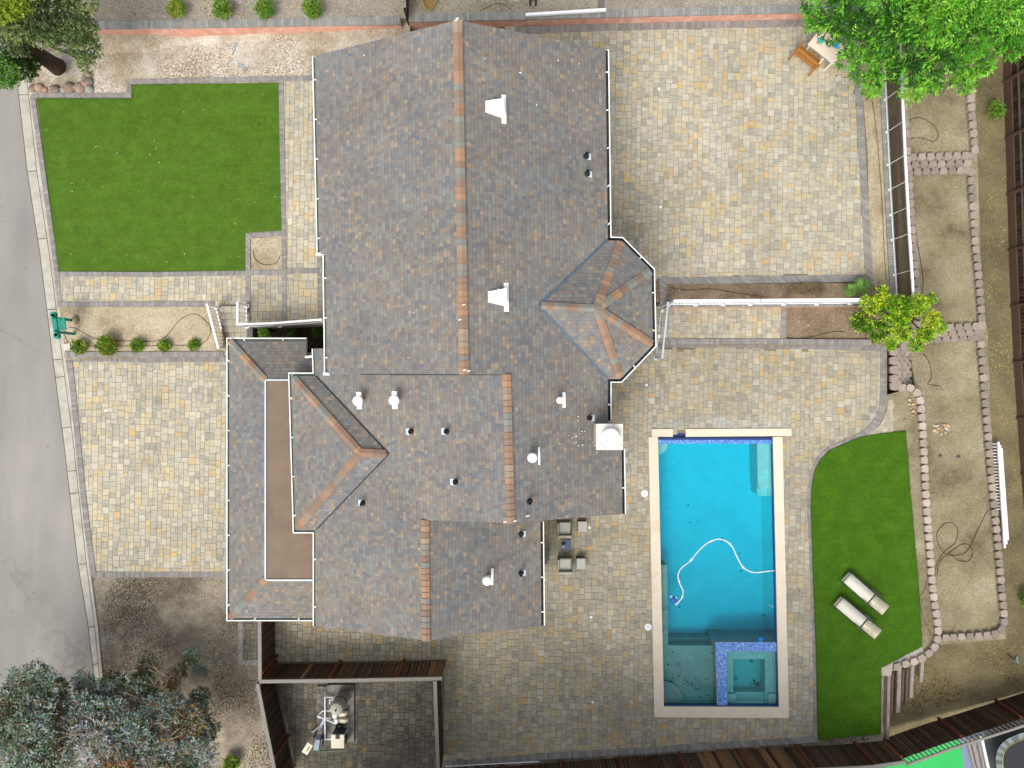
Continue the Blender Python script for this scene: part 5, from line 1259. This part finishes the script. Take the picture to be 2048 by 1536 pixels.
for k in range(3): m=MB(); cc=base-out*(.14*k+.02)*1.0; cc.z=base.z+ht-.05-.03*k; m.box(cc+Vector((0,0,.02)),(L-.06,.125,.035),ang); m.build('slat',M['teal'],rt)
# ---------------- patio furniture ----------------
def chair(label,px0,py0,px1,py1):
    z=PZ; a=W(px0,py0,z+.45); b_=W(px1,py1,z+.45); cx_=(a.x+b_.x)/2; cy_=(a.y+b_.y)/2; w=b_.x-a.x; d=a.y-b_.y
    t=thing('armchair',label,'armchair',(cx_,cy_,z),0,'grey patio armchairs')
    m=MB(); m.box((cx_,cy_,z+.16),(w*.94,d*.94,.3)); m.build('base',M['wicker'],t)
    m=MB(); m.box((cx_+.03,cy_+.05,z+.42),(w*.86,d*.80,.14)); o=m.build('seat_cushion',M['cushion'],t); o.modifiers.new('b','BEVEL').width=.035; o.modifiers['b'].segments=3
    m=MB(); m.box((cx_,cy_-d*.42,z+.42),(w*.98,d*.16,.5)); o=m.build('backrest',M['cushion'],t); o.modifiers.new('b','BEVEL').width=.03; o.modifiers['b'].segments=3
    for s in (-1,1): m=MB(); m.box((cx_+s*w*.46,cy_+.0,z+.33),(w*.12,d*.86,.4)); o=m.build('armrest',M['wicker'] if s>0 else M['cushion'],t); o.modifiers.new('b','BEVEL').width=.03
    return t
chair('grey patio armchair nearer the roof edge, above the blue side table',1115,1044,1143,1074); chair('grey patio armchair below the blue side table',1116,1117,1144,1146)
for y,x,l in ((1043,1156,'grey square ottoman right of the upper patio armchair'),(1117,1153,'grey square ottoman right of the lower patio armchair')):
    a=W(x,y,PZ+.42); b_=W(x+18.5,y+21.5,PZ+.42); c=(a+b_)/2; t=thing('ottoman',l,'ottoman',(c.x,c.y,PZ),0,'grey ottomans'); w=b_.x-a.x; d=a.y-b_.y
    m=MB(); m.box((c.x,c.y,PZ+.15),(w*.92,d*.92,.3)); m.build('base',M['wickerd'],t); m=MB(); m.box((c.x,c.y,PZ+.36),(w,d,.12)); o=m.build('cushion',M['cushion'],t); o.modifiers.new('b','BEVEL').width=.03; o.modifiers['b'].segments=3
a=W(1123,1080,PZ+.5); b_=W(1142,1100,PZ+.5); c=(a+b_)/2; t=thing('side_table','dark blue square side table between the patio armchairs','side table',(c.x,c.y,PZ))
m=MB(); m.box((c.x,c.y,PZ+.48),(b_.x-a.x,a.y-b_.y,.04)); m.build('table_top',M['bluetop'],t)
for s in (-1,1):
    for u in (-1,1): m=MB(); m.box((c.x+s*.14,c.y+u*.15,PZ+.23),(.03,.03,.46)); m.build('leg',M['darkmetal'],t)
m=MB(); m.blob((c.x-.1,c.y+.06,PZ+.54),(.07,.05,.04),2,.2); tag(m.build('small_bottle',M['black'],None,True),'small dark object on the blue side table','bottle')
m=MB(); m.tube([(c.x-.14,c.y-.05,PZ+.52),(c.x-.06,c.y-.02,PZ+.53)],.015,6); m.tube([(c.x-.15,c.y-.09,PZ+.52),(c.x-.07,c.y-.07,PZ+.53)],.012,6); tag(m.build('folded_glasses',M['whitedirty']),'small folded pale item on the blue side table','glasses')
c=W(1077,1111,PZ+.4); t=thing('fire_bowl','dark round patio table half hidden under the roof edge','round table',(c.x,c.y,PZ)); m=MB(); m.lathe((c.x,c.y,PZ),[(.12,0),(.1,.3),(.4,.36),(.42,.4),(.38,.41)],32); m.build('bowl',sm('teal_glass',C(70,100,104),.3,.2,6,.5),t); m=MB(); m.lathe((c.x,c.y,PZ+.39),[(.43,0),(.44,.02),(.42,.03)],32); m.build('rim',M['darkmetal'],t)
# loungers
def lounger(label,px,py,ang):
    p=W(px,py,PZ+.35); p.z=PZ+.03; t=thing('sun_lounger',label,'sun lounger',p,ang,'sun loungers on the pool lawn'); Lw=.225
    m=MB(); prof=[(-.93,.17),(-.9,.25),(-.84,.31),(-.76,.335),(-.4,.33),(0,.325),(.32,.33)]
    for (x0,z0),(x1,z1) in zip(prof,prof[1:]): m.mesh([(x0,-Lw,z0),(x1,-Lw,z1),(x1,Lw,z1),(x0,Lw,z0),(x0,-Lw,z0-.02),(x1,-Lw,z1-.02),(x1,Lw,z1-.02),(x0,Lw,z0-.02)],[(0,1,2,3),(7,6,5,4),(0,4,5,1),(3,2,6,7)])
    m.build('seat_sling',M['sling'],t,True,local=True)
    m=MB(); prof=[(.385,.33),(.55,.37),(.72,.44),(.82,.49),(.9,.51),(.97,.5)]
    for (x0,z0),(x1,z1) in zip(prof,prof[1:]): m.mesh([(x0,-Lw,z0),(x1,-Lw,z1),(x1,Lw,z1),(x0,Lw,z0),(x0,-Lw,z0-.02),(x1,-Lw,z1-.02),(x1,Lw,z1-.02),(x0,Lw,z0-.02)],[(0,1,2,3),(7,6,5,4),(0,4,5,1),(3,2,6,7)])
    m.build('backrest_sling',M['sling2'],t,True,local=True)
    m=MB()
    for s in (-1,1): m.tube([(-.95,s*.25,.03),(-.9,s*.25,.27),(-.8,s*.25,.31),(.95,s*.25,.29),(.96,s*.25,.28)],.017,6)
    for x in (-.9,.35,.94): m.tube([(x,-.25,.28),(x,.25,.28)],.014,6)
    m.build('frame',M['darkmetal'],t,False,local=True)
    for x in (-.7,.75):
        for s in (-1,1): mm=MB(); mm.tube([(x,s*.25,.29),(x-.03,s*.27,0)],.016,6); mm.build('leg',M['darkmetal'],t,False,local=True)
    for s in (-1,1): mm=MB(); mm.box((.3,s*.285,.44),(.4,.035,.025)); mm.tube([(.12,s*.28,.43),(.12,s*.26,.29)],.012,6); mm.tube([(.46,s*.28,.43),(.46,s*.26,.29)],.012,6); mm.build('armrest',M['darkmetal'],t,False,local=True)
lounger('cream sun lounger nearer the curved block wall',1729.5,1186,R_(-41)); lounger('cream sun lounger nearer the pool, lower of the pair',1714,1234.5,R_(-40))
# table set under the tree
tc=W(1655,92,UZ+.74); ang=R_(-38); t=thing('garden_table','cream garden table under the edge of the big tree','table',(tc.x,tc.y,UZ),ang)
m=MB(); L=.62; Wd=.40
poly=[(-L,-Wd),(L,-Wd),(L,Wd-.1),(L-.12,Wd),(-L+.12,Wd),(-L,Wd-.1)]; m.prism(poly,.71,.75); m.build('table_top',M['creamtop'],t,False,local=True)
for sx in (-1,1):
    for s in (-1,1): m=MB(); m.box((sx*L*.85,s*Wd*.8,.35),(.06,.06,.7)); m.build('leg',M['creamtop'],t,False,local=True)
for dx,dy,l in ((-.33,-.02,'round blue dish on the exposed end of the cream table'),(.22,.2,'round blue dish half hidden by leaves on the cream table')):
    v=Matrix.Rotation(ang,4,'Z')@Vector((dx,dy,0)); m=MB(); m.lathe((tc.x+v.x,tc.y+v.y,UZ+.752),[(.08,0),(.125,.02),(.115,.022),(.07,.008)],24); tag(m.build('blue_dish',M['bluedisc'],None,True),l,'dish','blue dishes on the garden table')
bc=W(1621,107,UZ+.45); t=thing('teak_bench','orange teak slatted bench beside the cream table','bench',(bc.x,bc.y,UZ),ang)
m=MB(); m.box((0,-.0,.43),(.98,.05,.05)); m.box((0,-.34,.43),(.98,.05,.05)); m.box((-.47,-.17,.43),(.05,.3,.05)); m.box((.47,-.17,.43),(.05,.3,.05)); m.build('seat_frame',M['teak'],t,False,local=True)
m=MB()
for k in range(17): m.box((-.42+k*.0525,-.17,.44),(.03,.29,.02))
m.build('seat_slats',M['teak'],t,False,local=True)
m=MB(); m.box((0,-.42,.86),(1.05,.06,.07)); m.box((0,-.40,.6),(1.0,.03,.04)); 
for k in range(12): m.box((-.44+k*.08,-.41,.72),(.03,.02,.24))
m.build('backrest',M['teak'],t,False,local=True)
for sx in (-1,1):
    for y,h in ((.02,.62),(-.42,.88)): m=MB(); m.box((sx*.49,y,h/2),(.06,.06,h)); m.build('leg',M['teak'],t,False,local=True)
    m=MB(); m.box((sx*.49,-.2,.63),(.07,.46,.03)); m.build('armrest',M['creamtop' if sx>0 else 'teak'],t,False,local=True)
# ---------------- pool equipment ----------------
def pp(px,py,z): return W(px,py,PZ+z)
m=MB(); m.prism([(v.x,v.y) for v in P([(654,1370),(708,1370),(708,1484),(654,1484)],PZ+.1)],PZ-.05,PZ+.1); m.prism([(v.x,v.y) for v in P([(634,1373),(653,1373),(653,1484),(634,1484)],PZ+.08)],PZ-.05,PZ+.08); tag(m.build('equipment_pad',M['pad']),'stained concrete pad under the pool equipment','concrete pad')
c=pp(686,1394,.1); t=thing('filter_tank','beige cylindrical pool filter tank on the concrete pad','filter tank',c)
m=MB(); m.lathe(c,[(.24,0),(.27,.06),(.27,.5)],28); m.build('lower_shell',M['tank'],t,False); m=MB(); m.lathe(c,[(.285,.5),(.29,.53),(.285,.56)],28); m.build('clamp_band',M['darkmetal'],t); m=MB(); m.lathe(c,[(.265,.56),(.265,.95),(.22,1.05),(.1,1.1),(.01,1.1)],28); m.build('upper_shell',M['tank'],t,False); m=MB(); m.lathe(c+Vector((0,0,1.1)),[(.04,0),(.04,.05)],12); m.build('air_valve',M['black'],t)
def pump(label,px,py,ang):
    c=pp(px,py,.1); t=thing('pool_pump',label,'pump',c,ang,'pool pumps'); m=MB(); m.lathe((-.18,0,0),[(.11,0),(.11,.28),(.09,.32)],18); m.build('strainer',M['whitedirty'],t,False,local=True)
    m=MB(); m.tube([(-.08,0,.14),(.28,0,.14)],.085,14); m.box((.1,0,.24),(.24,.13,.06)); m.build('motor',M['cream'],t,False,local=True)
pump('cream pool pump beside the filter tank',682,1424,R_(5)); pump('cream pool pump below the other pump',684,1436,R_(-2))
t=thing('pipework','white pipework looping around the pool pumps','pipes',pp(650,1430,.1))
def run(pts,r=.03): m=MB(); m.tube([pp(*q) for q in pts],r,8); m.build('pipe',M['pipe'],t,False)
for q in ([(668,1395,.5),(650,1394,.55),(650,1420,.6),(650,1478,.55),(650,1480,.1)],[(668,1400,.4),(660,1399,.4),(659,1408,.4)],[(664,1421,.45),(645,1422,.5),(635,1432,.55),(668,1446,.45),(673,1438,.4)],[(662,1437,.35),(646,1436,.4),(636,1434,.4)],[(672,1424,.3),(671,1436,.3)],[(648,1440,.4),(640,1452,.35),(626,1464,.2),(624,1463,.05)],[(638,1460,.3),(646,1448,.3),(648,1436,.35)],[(662,1478,.3),(651,1478,.3)]): run(q)
a=pp(662,1470,.75); b_=pp(688,1497,.75); c=(a+b_)/2; t=thing('pool_heater','cream pool heater box with dark navy panel','heater',(c.x,c.y,PZ+.1))
w=b_.x-a.x; d=a.y-b_.y
m=MB(); m.box((c.x,c.y,PZ+.42),(w,d,.64)); o=m.build('cabinet',M['cream'],t); m=MB(); m.box((c.x+.02,c.y+d*.5+.012,PZ+.46),(w*.9,.02,.5)); m.build('front_panel',M['navy'],t); m=MB(); m.box((c.x,c.y+d*.36,PZ+.755),(w*.3,d*.28,.03)); m.build('control_panel',M['black'],t); m=MB(); m.box((c.x+w*.5+.02,c.y-.0,PZ+.5),(.06,.25,.3)); m.build('side_vent',M['black'],t)
c=pp(620,1488,.7); t=thing('control_box','pale cream control box with dark slot on a stand','control box',(c.x,c.y,PZ)); m=MB(); m.box((c.x,c.y,PZ+.8),(.24,.42,.5),R_(-32)); m.build('cabinet',M['cream'],t); m=MB(); m.box((c.x+.04,c.y,PZ+1.055),(.035,.22,.02),R_(-32)); m.build('slot',M['black'],t); m=MB(); m.box((c.x,c.y,PZ+.28),(.05,.05,.56)); m.build('stand',M['darkmetal'],t)
c=pp(637,1483,.6); t=thing('electric_box','blue grey electrical box beside the cream control box','electrical box',(c.x,c.y,PZ)); m=MB(); m.box((c.x,c.y,PZ+.66),(.2,.4,.4),R_(-8)); m.build('cabinet',M['hvac'],t); m=MB(); m.box((c.x+.14,c.y+.02,PZ+.62),(.1,.34,.34),R_(-8)); m.build('breaker_door',M['navy'],t); m=MB(); m.box((c.x,c.y,PZ+.23),(.05,.05,.46)); m.build('stand',M['darkmetal'],t)
c=pp(680,1450,.1); m=MB(); 
for k in range(3): m.tube([c+Vector((math.cos(a*.5)*(.1+.02*k),math.sin(a*.5)*(.07+.02*k),.1+.02*math.sin(a+k))) for a in range(14)],.015,6)
tag(m.build('coiled_cable',M['black'],None,True),'coil of black cable beside the pool heater','cable')
m=MB(); m.tube([pp(638,1490,.1),pp(638,1504,.05),pp(690,1501,.05),pp(691,1490,.1)],.012,6); tag(m.build('green_conduit',sm('pale_green_conduit',C(140,170,120),.6)),'pale green conduit on the ground around the heater','conduit')
# ---------------- beams, tools ----------------
for i,(x,y0,y1,mt,w,l) in enumerate(((1764,1346,1500,'oldwood',.1,'whitish sleeper directly beside the lawn edge'),(1770,1348,1500,'oldwood_dk',.12,'long weathered beam second from the lawn edge'),(1777,1346,1478,'oldwood',.12,'long weathered beam third from the lawn edge'),(1784,1344,1440,'oldwood_dk',.11,'rotten brown beam fourth from the lawn edge'),(1798,1336,1424,'oldwood',.15,'broad pale beam standing clear of the others'),(1806,1336,1400,'oldwood_dk',.1,'dark beam right of the broad pale beam'),(1814,1336,1408,'oldwood_dk',.11,'thin dull beam in the middle of the beam group'),(1824,1330,1395,'oldwood',.13,'straight pale beam left of the shortest beam'),(1844,1322,1363,'oldwood',.13,'shortest pale beam at the right end of the group'))):
    a=W(x,y0,LO+.55); c=W(x-3,y1,LO+.42 if y1>1460 else LO+.25); d=c-a; m=MB(); m.box(None,(d.length,w,.1),M=Matrix.Translation((a+c)/2)@d.to_track_quat('X','Z').to_matrix().to_4x4()); tag(m.build('timber_beam',M[mt]),l,'timber beam','timber beams beside the pool lawn')
t=thing('garden_pick','dark garden pick lying on the soil near the south fence','garden tool',W(2022,1315,LO)); m=MB(); m.tube([W(2014,1308,LO+.03),W(2030,1320,LO+.05)],.02,6); m.build('handle',M['black'],t); m=MB(); m.tube([W(2034,1313,LO+.05),W(2034,1320,LO+.08),W(2037,1325,LO+.04)],.035,6); m.build('head',M['hvac'],t)
t=thing('broken_crate','broken wooden planter frame full of straw at the top edge','planter',W(862,8,BZ)); m=MB(); m.tube([W(840,-8,BZ+.3),W(852,20,BZ+.05)],.03,6); m.tube([W(878,-8,BZ+.3),W(862,22,BZ+.05)],.02,6); m.tube([W(840,-6,BZ+.3),W(878,-6,BZ+.3)],.03,6); m.build('frame',m_wood('light_timber',C(150,116,74),C(190,154,104)),t)
m=MB(); r=random.Random(2)
for _ in range(220): q=W(860+r.gauss(0,6),6+r.gauss(0,6),BZ+r.uniform(.03,.15)); leafquad(m,q,.12,.012,Vector((r.gauss(0,1),r.gauss(0,1),.2)),Vector((0,0,1)),C(196,166,96,r.uniform(.6,1.2)))
m.build('straw',M['leafdull'],t)
m=MB(); q=W(1066,6,BZ+.1); 
for s in (-1,1): m.tube([q+Vector((s*.12,.25,0)),q+Vector((s*.1,-.12,.05))],.035,6)
m.tube([q+Vector((-.12,.1,.05)),q+Vector((.12,.1,.05))],.03,6); tag(m.build('dark_trestle',M['wickerd']),'small dark wooden trestle at the top edge','trestle')
m=MB(); q=W(1033,-1,BZ+.1)
for k in range(5): m.box(q+Vector((-.1+.05*k,0,0)),(.02,.12,.08))
tag(m.build('white_picket_piece',M['white']),'small white picket piece at the top edge','picket')
# blue paint/tarp scraps
for x,y,l,aa in ((484,132,'blue plastic scrap on the wood chips nearer the lawn',.6),(470,95,'pale blue plastic strip on the wood chips farther from the lawn',1.8),(47,98,'blue scrap beside the tree trunk',.9)):
    p=Wf(x,y,zf); m=MB(); pts=[p+Vector((math.cos(aa)*(k-3)*.07+.02*math.sin(k*2),-math.sin(aa)*(k-3)*.07,.02)) for k in range(7)]
    ribbon(m,pts,.05,lambda x,y:zf(x,y)+.004,lambda x,y:zf(x,y)+.02); tag(m.build('plastic_scrap',sm('blue_plastic_scrap',C(130,170,205),.5,.2,10)),l,'plastic scrap')
# dead bush in the middle bed, dry patch
t=thing('dry_bush','dry straw coloured bush in the middle bed below the upper patio','shrub',W(1615,578,UZ)); p=W(1615,578,UZ+.15); crown(t,[((p.x,p.y,p.z),(.5,.2,.12)),((p.x+.35,p.y,p.z),(.3,.16,.12)),((p.x-.4,p.y-.02,p.z),(.3,.15,.08))],2600,.1,.012,[C(150,128,100),C(128,104,80),C(168,150,118),C(110,78,56)],'leafdull',seed=77,spray=6,name='twigs')
# ---------------- neighbour yard, bottom right ----------------
NZ=-.7
slab('neighbour_slab',[(1500,1700),(1600,1580),(1800,1505),(2050,1420),(2300,1340),(2600,1340),(2600,1900),(1500,1900)],NZ-.02,M['slab'])
slab('play_court',[(1690,1550),(1800,1514),(1919,1477),(1929,1545),(1935,1600),(1690,1600)],NZ,M['court'])
slab('court_margin',[(1920,1477),(1968,1461),(1974,1600),(1936,1600)],NZ+.004,M['courtgrey'])
for i,(x,w) in enumerate(((1935,4),(1944,6),(1954,4),(1962,5))):
    a=W(x,1478-i*2,NZ+.1); c=W(x+22,1570,NZ+.1); d=c-a; m=MB(); m.box(None,(d.length,w*.022,.06),M=Matrix.Translation((a+c)/2)@Matrix.Rotation(math.atan2(d.y,d.x),4,'Z')); tag(m.build('pale_plank',M['whitedirty' if i==3 else 'oldwood']),['narrow grey plank nearest the green court','wide grey plank second from the green court','narrow grey plank third from the green court','white plank nearest the trampoline'][i],'plank','planks on the neighbour slab')
m=MB(); a=W(1752,1531,NZ+.03); c=W(1775,1542,NZ+.03); m.tube([a,c],.03,6); tag(m.build('yellow_pole',sm('yellow_pole_paint',C(240,220,130),.5)),'short pale yellow pole on the green court','pole')
tcx,tcy=W(2062,1545,NZ+.8).x,W(2062,1545,NZ+.8).y; t=thing('trampoline','dark trampoline with grey pad ring and yellow trim in the next yard','trampoline',(tcx,tcy,NZ),R_(20))
def sr(a,b_,n=2.8,k=48): return [(abs(math.cos(2*math.pi*i/k))**(2/n)*a*(1 if math.cos(2*math.pi*i/k)>=0 else -1),abs(math.sin(2*math.pi*i/k))**(2/n)*b_*(1 if math.sin(2*math.pi*i/k)>=0 else -1)) for i in range(k)]
m=MB(); m.prism(sr(1.0,1.35),.78,.8); m.build('jump_mat',M['mesh'],t,False,local=True)
m=MB(); i0=sr(1.03,1.38); o0=sr(1.28,1.63)
for k in range(48):
    k2=(k+1)%48; c=1 if k%2 else .55; m.face([(*i0[k],.82),(*o0[k],.83),(*o0[k2],.83),(*i0[k2],.82)],0,(C(130,142,142)[0]*c,C(130,142,142)[1]*c,C(130,142,142)[2]*c,1)); m.face([(*o0[k],.76),(*o0[k2],.76),(*o0[k2],.83),(*o0[k],.83)],0,C(60,64,64))
m.build('spring_pad',M['rock'],t,False,local=True)
m=MB(); pts=[Vector((*p,.83)) for p in sr(1.02,1.37)]; m.tube(pts+[pts[0]],.016,6); m.build('trim',M['yellow'],t,False,local=True)
for k in (3,15,27,39): m=MB(); m.tube([(*o0[k],.78),(*o0[k],0)],.03,8); m.build('leg',M['darkmetal'],t,False,local=True)
# tall unseen evergreens beyond the south fence, mirrored in the pool
SOUTH=[(1210,1650,'between the two behind terrace and spa'),(960,1655,'left of the terrace middle'),(1450,1660,'between the spa and the play court'),(1080,1665,'behind the middle of the terrace'),(1330,1655,'straight behind the pool spa'),(1560,1665,'nearest the play court'),(840,1650,'behind the pump yard wall'),(700,1690,'nearest the grey leaved trees')]  # unseen row, lengthened and thickened so its shade darkens the terrace
for i,(x,y,lb) in enumerate(SOUTH):
    bp=W(x,y,0); t=thing('unseen_evergreen_tree','unseen tall dark evergreen beyond the south fence '+lb,'tree',bp,0,'unseen evergreens beyond the south fence'); cl=[]; rnd=random.Random(i+90)
    for k in range(26): a=rnd.uniform(0,6.3); rr_=rnd.uniform(0,2.3); z=rnd.uniform(3.0,11.5); s=(1-(z-2)/9.5*.5); cl.append(((bp.x+math.cos(a)*rr_*s,bp.y+math.sin(a)*rr_*s,z),(1.0*s,1.0*s,.8*s)))
    crown(t,cl,9000,.42,.24,GD,'leafdull',seed=i+90,spray=5); m=MB(); m.tube([bp,bp+Vector((0,0,9))],.25,8,r1=.06); m.build('trunk',M['bark'],t)
